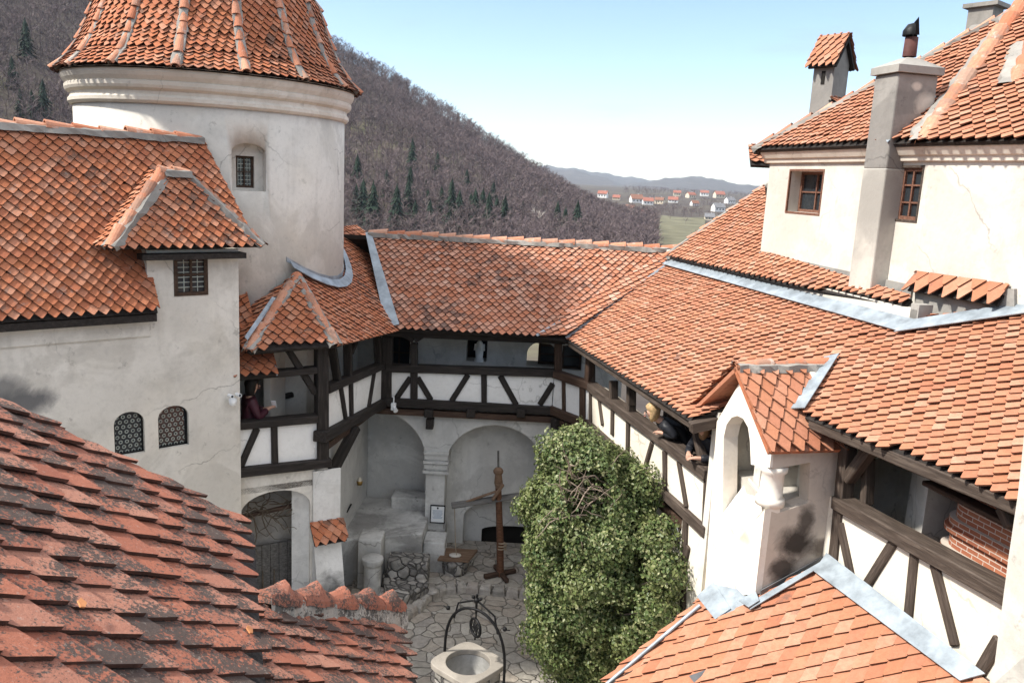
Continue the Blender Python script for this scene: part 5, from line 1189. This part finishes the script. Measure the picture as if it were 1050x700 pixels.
# ------------------------------------------------------------------ the leafy shrub
def shrub():
    c = V(1.42, 12.25, 0); rr = random.Random(5)
    T = thing('leafy_shrub', c, 'big rounded evergreen shrub with small green leaves climbing beside the right hand gallery', 'shrub')
    lobes = []
    prof = [(.35, .6), (.8, .86), (1.4, 1.0), (2.0, 1.06), (2.6, 1.14), (3.1, 1.06), (3.5, .8), (3.72, .45)]
    for z, r in prof:
        for k in range(11):
            a = 2*pi*k/11+rr.uniform(-.3, .3)+z; q = r*rr.uniform(.58, .80)
            lobes.append((c+V(cos(a)*q*1.06, sin(a)*q, z+rr.uniform(-.2, .2)-.15*cos(a)), rr.uniform(.26, .42)))
    for px, py, sv in ((676, 555, .1), (684, 590, .05), (676, 625, .0), (655, 655, -.1), (625, 680, -.2), (660, 500, .1), (650, 535, -.1), (640, 600, -.3), (610, 640, -.6), (590, 600, -.8), (600, 560, -.7), (630, 560, -.5), (612, 600, -.7), (596, 628, -.8)):
        lobes.append((onp(px, py, RS(0, sv), Nn), rr.uniform(.32, .42)))
    hole = pd(604, 512, 11.3); tr = MB()
    base = [c+V(rr.uniform(-.15, .15), rr.uniform(-.1, .1), 0) for _ in range(5)]
    for i, (p, r) in enumerate(lobes):
        b = base[i % 5]; m = V(c[0], c[1], 0)+V((p[0]-c[0])*.25, (p[1]-c[1])*.25, p[2]*.62); tr.tube([b, b*.5+m*.5+V(rr.uniform(-.08, .08), rr.uniform(-.08, .08), .1), m, m*.4+p*.6, p], [.045, .035, .024, .014, .006], 5)
    for k in range(34):
        a = hole+V(rr.uniform(-.35, .35), rr.uniform(.15, .5), rr.uniform(-.4, .3)); pts = [a]; dr = nz(V(rr.uniform(-1, 1), -.2, rr.uniform(-.3, 1)))
        for j in range(4): pts.append(pts[-1]+dr*rr.uniform(.1, .17)+V(rr.uniform(-.05, .05), rr.uniform(-.05, .03), rr.uniform(-.05, .06)))
        tr.tube(pts, [.014, .012, .009, .006, .003], 4)
    tr.build('branches', simple('pale_bark', (.24, .19, .15), .9, 0, .3, 20), T)
    P = []; Nv = []
    for (p, r) in lobes:
        n = int(1350*(r/.34)**2)
        d = RNG.normal(size=(n, 3)); d /= np.linalg.norm(d, axis=1)[:, None]
        rad = r*(RNG.random(n)**.28)*(1+.22*np.sin(d[:, 0]*9+p[0]*7)*np.sin(d[:, 2]*8+p[2]*5))
        P.append(p+d*rad[:, None]); o = (p-c-UP*1.8); o = o*V(1, 1, .4); Nv.append(d*.8+nz(o)*.5)
    P = np.concatenate(P); Nv = np.concatenate(Nv)
    s = (P-OR)@Nn; keep = (s < .33) & (P[:, 2] > .06)
    dh = np.linalg.norm((P-hole)*V(1, .55, .9), axis=1); keep &= (dh > .36) | (RNG.random(len(P)) < .06)
    P = P[keep]; Nv = Nv[keep]; n = len(P)
    Nv += RNG.normal(0, .55, (n, 3))+V(0, 0, .25); Nv /= np.linalg.norm(Nv, axis=1)[:, None]
    t = RNG.normal(size=(n, 3))+V(0, 0, -.6); t -= Nv*(t*Nv).sum(1)[:, None]; t /= np.linalg.norm(t, axis=1)[:, None]; b = np.cross(Nv, t)
    L = RNG.uniform(.036, .07, n)[:, None]; W_ = L*RNG.uniform(.3, .42, n)[:, None]
    vs = np.stack([P-t*L*.5, P+b*W_+Nv*L*.12, P+t*L*.55-Nv*L*.1, P-b*W_+Nv*L*.12], 1).reshape(-1, 3)
    me = bpy.data.meshes.new('foliage'); me.vertices.add(4*n); me.vertices.foreach_set('co', (vs-c).ravel().astype(np.float32))
    fi = np.arange(4*n).reshape(n, 4); tri = np.concatenate([fi[:, [0, 1, 2]], fi[:, [0, 2, 3]]], 1).reshape(-1)
    me.loops.add(len(tri)); me.loops.foreach_set('vertex_index', tri.astype(np.int32)); me.polygons.add(len(tri)//3); me.polygons.foreach_set('loop_start', np.arange(0, len(tri), 3).astype(np.int32)); me.update(calc_edges=True)
    me.materials.append(M['ivy']); link(bpy.data.objects.new('foliage', me), T, c)
shrub()

# ================================================================== PEOPLE
def skin_mesh(name, verts, edges, radii, mat, parent, loc, rotz, root=0, sub=2):
    me = bpy.data.meshes.new(name); me.from_pydata(verts, edges, []); o = bpy.data.objects.new(name, me); COL.objects.link(o)
    o.modifiers.new('s', 'SKIN'); sv = me.skin_vertices[0].data
    for i, r in enumerate(radii): r = (r, r) if np.isscalar(r) else r; sv[i].radius = r; sv[i].use_root = (i == root)
    m = o.modifiers.new('u', 'SUBSURF'); m.levels = m.render_levels = sub
    bpy.context.view_layer.update(); nm = bpy.data.meshes.new_from_object(o.evaluated_get(bpy.context.evaluated_depsgraph_get()))
    bpy.data.objects.remove(o); nm.name = name; nm.transform(Matrix.Rotation(rotz, 4, 'Z')); nm.polygons.foreach_set('use_smooth', [True]*len(nm.polygons))
    nm.materials.clear(); nm.materials.append(mat); o = bpy.data.objects.new(name, nm); return link(o, parent, loc)
def person(label, loc, rotz, lean, arms, coat, trous, hairc, hairlong, phone=False, hood=False, group=None):
    """local frame: x right, y forward; arms: (elbow, wrist, finger direction) for right and left"""
    loc = V(*loc); T = thing('person', loc, label, 'person', group)
    sk = simple('skin', (.50, .30, .22), .5, 0, .08)
    y1 = lean
    J = {'pel': (0, 0, .95), 'sp': (0, y1*.35, 1.13), 'ch': (0, y1*.75, 1.33-y1*.28), 'nk': (0, y1*.98, 1.47-y1*.36), 'hb': (0, y1*1.12+.02, 1.53-y1*.40), 'hm': (0, y1*1.22+.035, 1.62-y1*.44), 'ht': (0, y1*1.25+.03, 1.69-y1*.46)}
    for s, k in ((1, 'R'), (-1, 'L')):
        J['hip'+k] = (.09*s, 0, .9); J['kn'+k] = (.10*s, .03, .5); J['an'+k] = (.10*s, 0, .09); J['to'+k] = (.115*s, .16, .04)
        J['sh'+k] = (.175*s, y1*.85, 1.38-y1*.3)
        e, w_, f = arms[0 if s > 0 else 1]; J['el'+k] = e; J['wr'+k] = w_; J['pa'+k] = tuple(np.array(w_)+np.array(f)*.07)
    names = list(J); idx = {n: i for i, n in enumerate(names)}
    R = {'pel': (.15, .11), 'sp': (.13, .10), 'ch': (.15, .105), 'nk': .055, 'hb': (.062, .075), 'hm': (.078, .098), 'ht': (.06, .075)}
    for k in 'RL': R.update({'hip'+k: .095, 'kn'+k: .06, 'an'+k: .042, 'to'+k: .035, 'sh'+k: .062, 'el'+k: .045, 'wr'+k: .03, 'pa'+k: (.04, .02)})
    E = [('pel', 'sp'), ('sp', 'ch'), ('ch', 'nk'), ('nk', 'hb'), ('hb', 'hm'), ('hm', 'ht')]
    for k in 'RL': E += [('pel', 'hip'+k), ('hip'+k, 'kn'+k), ('kn'+k, 'an'+k), ('an'+k, 'to'+k), ('ch', 'sh'+k), ('sh'+k, 'el'+k), ('el'+k, 'wr'+k), ('wr'+k, 'pa'+k)]
    V_ = [J[n] for n in names]; E_ = [(idx[a], idx[b]) for a, b in E]; R_ = [R[n] for n in names]
    for s, k in ((1, 'R'), (-1, 'L')):
        f = nz(arms[0 if s > 0 else 1][2]); p = np.array(J['pa'+k]); sd = nz(np.cross(f, V(0, 0, 1))+V(.001, 0, 0)); dn = np.cross(sd, f)
        for j, ln in enumerate((.065, .078, .072, .056)):
            b = p+sd*(.018*(j-1.5))+f*.02; m = b+f*ln*.55-V(0, 0, .008); t = m+f*ln*.4-V(0, 0, .025)
            i0 = len(V_); V_ += [tuple(b), tuple(m), tuple(t)]; R_ += [.010, .009, .007]; E_ += [(idx['pa'+k], i0), (i0, i0+1), (i0+1, i0+2)]
        b = p-f*.03-sd*.03*s; t = b+f*.035-sd*.03*s; i0 = len(V_); V_ += [tuple(b), tuple(t)]; R_ += [.011, .008]; E_ += [(idx['pa'+k], i0), (i0, i0+1)]
    body = skin_mesh('body', V_, E_, R_, sk, T, loc, rotz, idx['pel'])
    def sub(name, keys, grow, mat, edges, root, dy=0):
        vs = [J[n] for n in keys]; rr = [tuple(np.array(R[n] if not np.isscalar(R[n]) else (R[n], R[n]))+grow) for n in keys]; ii = {n: i for i, n in enumerate(keys)}
        return skin_mesh(name, vs, [(ii[a], ii[b]) for a, b in edges], rr, mat, T, loc, rotz, ii[root])
    J['hem'] = (0, -.01, .78); R['hem'] = (.165, .12)
    for k in 'RL': J['cf'+k] = tuple(np.array(J['wr'+k])*.93+np.array(J['el'+k])*.07); R['cf'+k] = .036
    keys = ['hem', 'pel', 'sp', 'ch', 'nk', 'shR', 'elR', 'cfR', 'shL', 'elL', 'cfL']
    sub('coat', keys, .022, coat, [('hem', 'pel'), ('pel', 'sp'), ('sp', 'ch'), ('ch', 'nk'), ('ch', 'shR'), ('shR', 'elR'), ('elR', 'cfR'), ('ch', 'shL'), ('shL', 'elL'), ('elL', 'cfL')], 'pel')
    sub('trousers', ['pel', 'hipR', 'knR', 'anR', 'hipL', 'knL', 'anL'], .012, trous, [('pel', 'hipR'), ('hipR', 'knR'), ('knR', 'anR'), ('pel', 'hipL'), ('hipL', 'knL'), ('knL', 'anL')], 'pel')
    rot = np.array(Matrix.Rotation(rotz, 3, 'Z'))
    def loc3(p): return loc+rot@np.array(p)
    h = np.array(J['hm'])
    sh = MB()
    for k in 'RL': a = np.array(J['an'+k]); sh.ball(loc3(a+V(0, .07, -.045)), (.055, .055, .045), 8, 6); sh.ball(loc3(a+V(0, .0, -.045)), (.05, .05, .045), 8, 6)
    sh.build('shoes', M['dark'], T)
    hb = MB(); n, m = 20, 12; vs = []; rr = random.Random(int(loc[1]*10))
    for i in range(m+1):
        for j in range(n):
            th = pi*i/m; ph = 2*pi*j/n; x, y, z = sin(th)*cos(ph), sin(th)*sin(ph), cos(th)
            face = max(0, y)*max(0, min(1, (.45-z)*2)); k = 1-.55*face
            low = .0 if z > -.2 or y > .2 else hairlong*(-.2-z)
            kk = k*(1+rr.uniform(-.05, .05)); vs.append(loc3(h+V(x*.108*kk, y*.122*kk-.012, z*.135*(kk if z > 0 else 1)+.025-low)))
    hb.add(vs, [(i*n+j, i*n+(j+1) % n, (i+1)*n+(j+1) % n, (i+1)*n+j) for i in range(m) for j in range(n)], True); hb.build('hair', hairc, T)
    fc = MB(); fc.add([loc3(h+p) for p in (V(0, .1, .02), V(.016, .094, -.03), V(-.016, .094, -.03), V(0, .122, -.028))], [(0, 1, 3), (0, 3, 2), (1, 2, 3)]); 
    fc.build('nose', sk, T)
    ey = MB(); [ey.ball(loc3(h+V(s*.032, .088, .012)), .012, 8, 5) for s in (-1, 1)]; ey.build('eyes', M['dark'], T)
    mo = MB(); mo.ball(loc3(h+V(0, .092, -.055)), (.022, .012, .007), 8, 4); mo.build('mouth', simple('lips', (.42, .16, .14), .5), T)
    ea = MB(); [ea.ball(loc3(h+V(s*.08, .0, 0)), (.012, .02, .03), 7, 5) for s in (-1, 1)]; ea.build('ears', sk, T)
    return T, loc3, J
black = simple('black_hair', (.012, .010, .009), .6); blond = simple('blond_hair', (.42, .29, .15), .6, 0, .4, 30)
maroon = simple('maroon_coat', (.05, .014, .022), .5); navy = simple('dark_padded_coat', (.016, .017, .022), .5, 0, .3, 30)
jean = simple('dark_trousers', (.02, .022, .03), .85)
u = FRONT.uz(252, 410)[0]; wl = FRONT.xyz(u+.1, 2.86, -.32)
T_, l3, J_ = person('black haired person in a dark maroon jacket holding a phone in the low bay', wl, radians(-58), .04,
                 (((.24, .10, 1.12), (.06, .30, 1.2), (-.2, .8, .3)), ((-.24, .10, 1.12), (-.04, .30, 1.18), (.3, .8, .3))), maroon, jean, black, .25)
mb = MB(); mb.box(l3((0, .42, 1.26)), (.075, .012, .145), (V(1, 0, 0), nz(V(0, .8, .5)), nz(V(0, -.5, .8)))); tag(mb.build('phone', simple('white_phone', (.7, .7, .72), .3)), 'small white phone held up by the person in the low bay', 'phone')
g = G1.uz(684, 440)[0]
RZ = atan2(-Nn[1], -Nn[0])-pi/2
person('person with fluffy blond hair leaning over the rail of the right hand gallery', G1.xyz(g, 3.22, -.36), RZ-.15, .46,
       (((.27, .27, 1.13), (.08, .42, 1.135), (-.7, .5, -.05)), ((-.27, .27, 1.13), (-.08, .44, 1.135), (.7, .5, -.05))), navy, jean, blond, .04)
g = G1.uz(716, 460)[0]
person('person in a dark padded coat leaning on the gallery rail nearest the white turret', G1.xyz(g+.1, 3.22, -.30), RZ+.35, .2,
       (((.27, .2, 1.13), (.1, .4, 1.135), (-.6, .6, -.05)), ((-.27, .2, 1.13), (-.1, .42, 1.135), (.6, .6, -.05))), navy, jean, simple('brown_hair', (.20, .12, .06), .6, 0, .3, 30), .1)

# ================================================================== HILLS, WOODS, VALLEY
def azel(px, py):
    r = ray(px, py); return degrees(atan2(r[0], r[1])), degrees(atan2(r[2], math.hypot(r[0], r[1])))
RIDGE = np.array([azel(*p) for p in ((-160, -190), (0, -120), (150, -60), (325, 28), (345, 38), (400, 68), (470, 112), (520, 146), (560, 171), (600, 196), (640, 219), (655, 234), (668, 252))])
def snoise(x, y, s):
    return (np.sin(x/s+1.3*np.sin(y/s*.7))+np.sin(y/s*1.2+1.7*np.sin(x/s*.9+2)))*.5
def height(x, y):
    r = np.hypot(x, y); az = np.degrees(np.arctan2(x, y)); a = np.clip(az, -60, 60)
    vz = np.interp(r, [0, 22, 60, 130, 500, 1000, 1500, 2500, 5000, 9000], [-.6, -.6, -10, -24, -25, -14, -6, 2, 8, 30])
    el = np.interp(a, np.concatenate([[-60], RIDGE[:, 0]]), np.concatenate([[16], RIDGE[:, 1]]))
    Rg = np.interp(a, [-60, -35, -12, 2, 9.7], [800, 800, 850, 760, 620]); zr = CAMZ+Rg*np.tan(np.radians(el))-13
    rf = .4*Rg; t = np.clip((r-rf)/(Rg-rf), 0, None)
    z = np.where(t < 1, -25+(zr+25)*np.clip(t, 0, 1)**1.05, zr-(r-Rg)*.25)
    z = z+np.where(t > 0, snoise(x, y, 55)*3*np.clip(t*(1.15-t)*3, 0, 1), 0)
    fade = np.clip((RIDGE[-1, 0]+.2-az)/1.2, 0, 1)
    return np.where((t > 0) & (az < RIDGE[-1, 0]+.2), np.maximum(vz, vz+(z-vz)*fade), vz+snoise(x, y, 130)*np.clip((r-300)/900, 0, 1)*2.5)
def terrain():
    azs = np.radians(np.concatenate([np.arange(-180, -50, 6), np.arange(-50, 45, .75), np.arange(45, 180, 6)])); rs = np.concatenate([[3, 15, 22, 40, 70, 110, 160, 220], np.arange(260, 1200, 30), [1300, 1500, 1800, 2200, 2700, 3300, 4200, 5500, 7000, 9000]])
    A_, R_ = np.meshgrid(azs, rs, indexing='ij'); X = R_*np.sin(A_); Y = R_*np.cos(A_); Z = height(X, Y); n, m = A_.shape
    vs = np.stack([X, Y, Z], -1).reshape(-1, 3); fs = [(i*m+j, ((i+1) % n)*m+j, ((i+1) % n)*m+j+1, i*m+j+1) for i in range(n) for j in range(m-1)]
    mm, t, b = new_mat('hill_ground'); p = pos(t)
    c = ramp(t, noise(t, p, .012, 6, .65, .4), [(.35, (.05, .04, .038)), (.55, (.075, .062, .05)), (.72, (.16, .155, .085))]); c = mix(t, ramp(t, noise(t, p, .08, 5, .7), [(.45, 0.), (.7, .6)]), c, (.08, .065, .055))
    t.links.new(c, b.inputs['Base Color']); b.inputs['Roughness'].default_value = 1
    mb = MB(); mb.add(vs, fs, True); tag(mb.build('terrain', mm, loc=V(0, 0, 0)), kind='structure')
    # blue hills on the horizon
    for nm, R, pts in (('far_hills', 6200, ((520, 178), (560, 172), (590, 174), (615, 180), (640, 188), (660, 186), (690, 181), (722, 180), (748, 186), (775, 190), (800, 189), (850, 196), (920, 204), (1000, 206))), ('far_hills', 8200, ((500, 170), (560, 169), (590, 172), (640, 180), (690, 186), (800, 192), (900, 198)))):
        px = np.linspace(pts[0][0], pts[-1][0], 90); py = np.interp(px, [q[0] for q in pts], [q[1] for q in pts])+.7*np.sin(px*.21)+.5*np.sin(px*.53+1); vs = []
        for x, y in zip(px, py):
            r = ray(x, y+1); r = r/math.hypot(r[0], r[1]); zt = CAMZ+R*r[2]
            for k, (f, h) in enumerate(((.78, -10), (.9, zt*.45), (1, zt), (1.15, zt*.5), (1.3, -20))): vs.append(V(r[0]*R*f, r[1]*R*f, h+(8*sin(x*.9+k*2) if k in (1, 3) else 0)))
        mb = MB(); mb.add(vs, [(i*5+j, i*5+5+j, i*5+6+j, i*5+1+j) for i in range(89) for j in range(4)], True)
        tag(mb.build(nm, simple('wooded_far_slope', (.07, .062, .058), 1, 0, .3, .01, 0)), kind='structure')
terrain()
def meadow():
    a = np.radians(np.linspace(9.6, 12.6, 14)); r = np.linspace(330, 800, 20); A_, R_ = np.meshgrid(a, r, indexing='ij'); R_ = R_+12*np.sin(A_*90); X = R_*np.sin(A_); Y = R_*np.cos(A_); n, m = A_.shape
    mb = MB(); mb.add(np.stack([X, Y, height(X, Y)+.8], -1).reshape(-1, 3), [(i*m+j, (i+1)*m+j, (i+1)*m+j+1, i*m+j+1) for i in range(n-1) for j in range(m-1)], True)
    tag(mb.build('meadow', simple('winter_grass', (.125, .118, .075), 1, 0, .35, .05, 0)), kind='structure')
meadow()
def on_ground(px, py):
    r = ray(px, py)
    for t in np.arange(200, 5000, 4):
        p = CAM+r*t
        if p[2] < height(p[0], p[1]): return p
    return CAM+r*3000
def stuff_mesh(name, vs, fs_tri, mat):
    me = bpy.data.meshes.new(name); me.vertices.add(len(vs)); me.vertices.foreach_set('co', vs.ravel().astype(np.float32)); tri = fs_tri.reshape(-1)
    me.loops.add(len(tri)); me.loops.foreach_set('vertex_index', tri.astype(np.int32)); me.polygons.add(len(tri)//3); me.polygons.foreach_set('loop_start', np.arange(0, len(tri), 3).astype(np.int32)); me.update(calc_edges=True)
    me.materials.append(mat); o = bpy.data.objects.new(name, me); COL.objects.link(o); return o
def bare_proto(rng, k):
    """trunk, limbs and a haze of thin twigs for one leafless tree of unit height"""
    v = []; f = []
    def blade(a, b, w_):
        d = b-a; s = np.cross(d, rng.normal(size=3)); s = s/np.linalg.norm(s)*w_; i = len(v); v.extend([a-s, a+s, b]); f.append((i, i+1, i+2))
    blade(V(0, 0, -.05), V(.01, 0, .9), .016); blade(V(0, 0, -.05), V(-.01, .01, .8), .016)
    for j in range(9):
        z = rng.uniform(.25, .75); a = rng.uniform(0, 6.28); L = (1-z)*.55+.08; e = V(cos(a)*L*.75, sin(a)*L*.75, z+L*.75); blade(V(0, 0, z), e, .008)
        for q in range(k):
            s0 = V(0, 0, z)+(e-V(0, 0, z))*rng.uniform(.3, 1); d = nz(V(cos(a), sin(a), .9)+rng.normal(0, .7, 3)); blade(s0, s0+d*rng.uniform(.09, .22), .0065)
    return np.array(v), np.array(f)
def woods():
    m, t, b = new_mat('bare_twigs'); o = ramp(t, noise(t, pos(t), .02, 4, .6), [(.35, (.060, .041, .052)), (.55, (.090, .064, .078)), (.7, (.13, .095, .10))])
    t.links.new(mix(t, ramp(t, rnd(t), [(0, 0.), (1, .6)]), o, (.26, .21, .185)), b.inputs['Base Color']); b.inputs['Roughness'].default_value = .9
    rng = np.random.default_rng(5); protos = [bare_proto(rng, 10) for _ in range(6)]
    n = 26000; az = rng.uniform(-40, 26, n); r = np.sqrt(rng.uniform(250**2, 1000**2, n)); x = r*np.sin(np.radians(az)); y = r*np.cos(np.radians(az))
    Rg = np.interp(az, [-60, -35, -12, 2, 9.7], [800, 800, 850, 760, 620]); hill = (az < 9.4) & (r > .4*Rg) & (r < Rg*1.12)
    val = (az >= 9.2) & (snoise(x, y, 60)+rng.normal(0, .35, n) > .12) & (rng.random(n) < .30)
    val &= ~((az < 12.6) & (r < 800) & (rng.random(n) < .8))
    keep = (hill & (rng.random(n) < .75)) | val
    for (hx, hy) in HOUSES: keep &= ~((np.hypot(x-hx, y-hy) < 16) | ((np.abs(np.degrees(np.arctan2(x, y)-atan2(hx, hy))) < .9) & (r < math.hypot(hx, hy)) & (r > math.hypot(hx, hy)-130) & val))
    x, y = x[keep], y[keep]; z = height(x, y); VS = []; FS = []; k = 0
    hs = rng.uniform(10, 16, len(x)); hs = np.where(np.degrees(np.arctan2(x, y)) > 9.4, hs*.6, hs)
    for i in range(len(x)):
        pv, pf = protos[i % 6]; a = rng.uniform(0, 6.28); ca, sa = cos(a), sin(a); s = hs[i]; w_ = s*rng.uniform(.85, 1.2)
        VS.append(np.stack([(pv[:, 0]*ca-pv[:, 1]*sa)*w_+x[i], (pv[:, 0]*sa+pv[:, 1]*ca)*w_+y[i], pv[:, 2]*s+z[i]], 1)); FS.append(pf+k); k += len(pv)
    tag(stuff_mesh('bare_woods', np.concatenate(VS), np.concatenate(FS), m), kind='stuff')
    # far scrub and copses out to the foot of the blue hills
    n = 2600; az = rng.uniform(7, 32, n); r = rng.uniform(1000, 4200, n); x = r*np.sin(np.radians(az)); y = r*np.cos(np.radians(az)); keep = (snoise(x, y, 140)+rng.normal(0, .3, n) > .0)
    for (hx, hy) in HOUSES: keep &= ~((np.abs(np.degrees(np.arctan2(x, y)-atan2(hx, hy))) < .7) & (r < math.hypot(hx, hy)+10) & (r > math.hypot(hx, hy)-250))
    x, y, r = x[keep], y[keep], r[keep]; z = height(x, y); VS = []; FS = []; k = 0; pv, pf = bare_proto(rng, 6)
    for i in range(len(x)):
        s = rng.uniform(6, 12); a = rng.uniform(0, 6.28); w_ = s*1.6; VS.append(np.stack([(pv[:, 0]*cos(a)-pv[:, 1]*sin(a))*w_+x[i], (pv[:, 0]*sin(a)+pv[:, 1]*cos(a))*w_+y[i], pv[:, 2]*s+z[i]], 1)); FS.append(pf+k); k += len(pv)
    tag(stuff_mesh('valley_scrub', np.concatenate(VS), np.concatenate(FS), m), kind='stuff')
HS = [(618, 199, 13, 'white', 'red', 'white house with a red roof nearest the wooded slope'), (632, 201, 10, 'cream', 'red', 'cream cottage second from the wooded slope'),
      (652, 204, 16, 'white', 'brown', 'tall white villa with a brown roof on the valley rise'), (664, 206, 14, 'white', 'red', 'white house with a red roof beside the tall villa'),
      (676, 205, 12, 'cream', 'brown', 'cream house with a brown roof amid bare valley trees'), (690, 204, 13, 'white', 'red', 'broad white house with a pale red roof mid valley'),
      (694, 197, 10, 'cream', 'red', 'tiny far house with a red roof above the broad white one'), (708, 199, 12, 'cream', 'red', 'small orange roofed house on the far field edge'),
      (722, 197, 11, 'white', 'red', 'small distant white house with a bright red roof'), (737, 199, 13, 'cream', 'red', 'cream house with a red roof nearest the castle roof line'),
      (748, 205, 12, 'white', 'grey', 'white house with a grey roof behind the castle roof line'), (646, 212, 12, 'cream', 'brown', 'low cream farmhouse with a brown roof above the meadow'),
      (662, 219, 14, 'cream', 'red', 'long low red roofed house beside the meadow'), (736, 213, 15, 'white', 'grey', 'white gabled house with a grey roof low in the valley'),
      (727, 222, 13, 'cream', 'grey', 'dark roofed house closest to the castle in the valley'), (712, 207, 10, 'white', 'brown', 'little white shed like house between bare trees')]
HP = [on_ground(h[0], h[1]+4) for h in HS]; HOUSES = [(p[0], p[1]) for p in HP]
def houses():
    wm = {'white': simple('house_white', (.75, .73, .7), .9, 0, .05), 'cream': simple('house_cream', (.6, .52, .4), .9, 0, .08)}
    rm = {'red': simple('red_house_roof', (.27, .11, .08), .8, 0, .2, .5), 'brown': simple('brown_house_roof', (.20, .10, .07), .8, 0, .2, .5), 'grey': simple('grey_house_roof', (.16, .16, .17), .7, 0, .2, .5)}
    rr = random.Random(8)
    for (px, py, wpx, wc, rc, lab), p in zip(HS, HP):
        dist = math.hypot(p[0], p[1]); w_ = max(5, wpx*.72*dist/F); d = w_*rr.uniform(.65, .85); h = w_*rr.uniform(.32, .45); a = rr.uniform(-.5, .5); x = V(cos(a), sin(a), 0); y = V(-sin(a), cos(a), 0); b = V(p[0], p[1], float(height(p[0], p[1])))
        T = thing('valley_house', b, lab, 'house', 'houses scattered across the valley')
        mb = MB(); mb.box(b+UP*(h/2-1), (w_, d, h+2), (x, y, UP)); rh = d*.42
        mb.prism([b+UP*h+x*w_*.499-y*d/2, b+UP*h+x*w_*.499+y*d/2, b+UP*(h+rh)+x*w_*.499], -x*w_*.998); mb.build('wall', wm[wc], T)
        rf = MB(); th = .25
        for s in (-1, 1): q = [b+UP*(h-.35)+x*w_*.54+y*s*d*.58, b+UP*(h+rh+.12)+x*w_*.54, b+UP*(h+rh+.12)-x*w_*.54, b+UP*(h-.35)-x*w_*.54+y*s*d*.58]; rf.prism(q, UP*th)
        ro = rf.build('roof', rm[rc], T); ch = MB(); ch.box(b+UP*(h+rh)+x*w_*.2+y*d*.1, (w_*.06, w_*.06, w_*.16), (x, y, UP)); ch.build('chimney', wm['white'], ro)
        for k in range(3):
            wn = MB(); wn.box(b+x*w_*(-.3+.3*k)-y*(d/2+.03)+UP*h*.55, (w_*.1, .1, h*.35), (x, y, UP)); wn.build('window', M['glass'], T)
houses(); woods()
def conifers():
    g = simple('fir_needles', (.014, .027, .017), .9, 0, .4, .3, 0); rr = random.Random(21)
    def crown():
        mb = MB(); H = 1.0
        for L in range(11):
            z = .12+.80*(L/11); r = (1-z)*.24*rr.uniform(.85, 1.15)+.02; n = 11
            for j in range(n):
                a = 2*pi*j/n+rr.uniform(-.25, .25)+L; k = rr.uniform(.75, 1.2); w_ = .34; q = V(0, 0, z+.10)
                mb.add([q, V(cos(a-w_)*r*.7*k, sin(a-w_)*r*.7*k, z+.01), V(cos(a)*r*k, sin(a)*r*k, z-.045), V(cos(a+w_)*r*.7*k, sin(a+w_)*r*.7*k, z+.01)], [(0, 1, 2), (0, 2, 3)])
        mb.add([V(0, 0, 1), V(.03, 0, .86), V(-.02, .03, .86), V(-.02, -.03, .86)], [(0, 1, 2), (0, 2, 3), (0, 3, 1)]); return mb
    protos = []
    for k in range(3):
        me = crown().build('crown', g, None, loc=V(0, 0, 0)); tm = MB(); tm.tube([V(0, 0, -.03), V(0, 0, .5), V(0, 0, .95)], [.018, .012, .004], 6); tr = tm.build('trunk', M['bark'], None, loc=V(0, 0, 0)); protos.append((me.data, tr.data)); bpy.data.objects.remove(me); bpy.data.objects.remove(tr)
    L1 = ((22, 118), (34, 122), (14, 90), (46, 126), (28, 60), (365, 218), (372, 226), (366, 196), (422, 178), (420, 205), (418, 218), (436, 206), (438, 222), (448, 180), (452, 216), (462, 225), (470, 232), (478, 196), (482, 222), (486, 232), (494, 226), (500, 238), (508, 232), (516, 240), (460, 240), (440, 240), (425, 235), (522, 238), (406, 240), (570, 240), (578, 243), (590, 246), (505, 210), (396, 200), (535, 225), (382, 236))
    L2 = ((367, 58), (381, 62), (395, 66), (417, 84), (431, 90), (469, 117), (530, 160), (540, 166), (547, 170), (555, 174), (562, 178), (576, 187), (584, 192), (594, 199), (626, 219), (403, 72))
    i = 0
    for lst, lab, grp, s0 in ((L1, 'dark green fir standing among the leafless trees on the wooded hillside', 'firs on the wooded hillside', 19), (L2, 'small dark fir standing out against the sky on the hill crest', 'firs along the hill crest', 10)):
        for px, py in lst:
            p = on_ground(px, py+ (6 if s0 > 12 else 12)); h = s0*rr.uniform(.65, 1.25)
            T = bpy.data.objects.new('fir_tree', None); COL.objects.link(T); T.location = (p[0], p[1], height(p[0], p[1])); T.rotation_euler = (0, 0, rr.uniform(0, 6)); T.scale = (h*1.15, h*1.15, h); tag(T, lab, 'tree', grp)
            for nm, me in zip(('crown', 'trunk'), protos[i % 3]): o = bpy.data.objects.new(nm, me); COL.objects.link(o); o.parent = T
            i += 1
    # single pale birch low on the slope
    p = on_ground(549, 243); b = V(p[0], p[1], float(height(p[0], p[1]))); T = thing('birch_tree', b, 'pale leafless birch shining low on the wooded slope', 'tree'); pm = simple('pale_birch_bark', (.55, .5, .45), .8); pv, pf = bare_proto(np.random.default_rng(2), 14)
    mb = MB(); mb.add(pv*V(15, 15, 15)+b, [tuple(f) for f in pf]); mb.build('crown', pm, T); mb = MB(); mb.tube([b-UP, b+UP*6, b+UP*13], [.3, .2, .05], 6); mb.build('trunk', pm, T)
conifers()
haze_box()
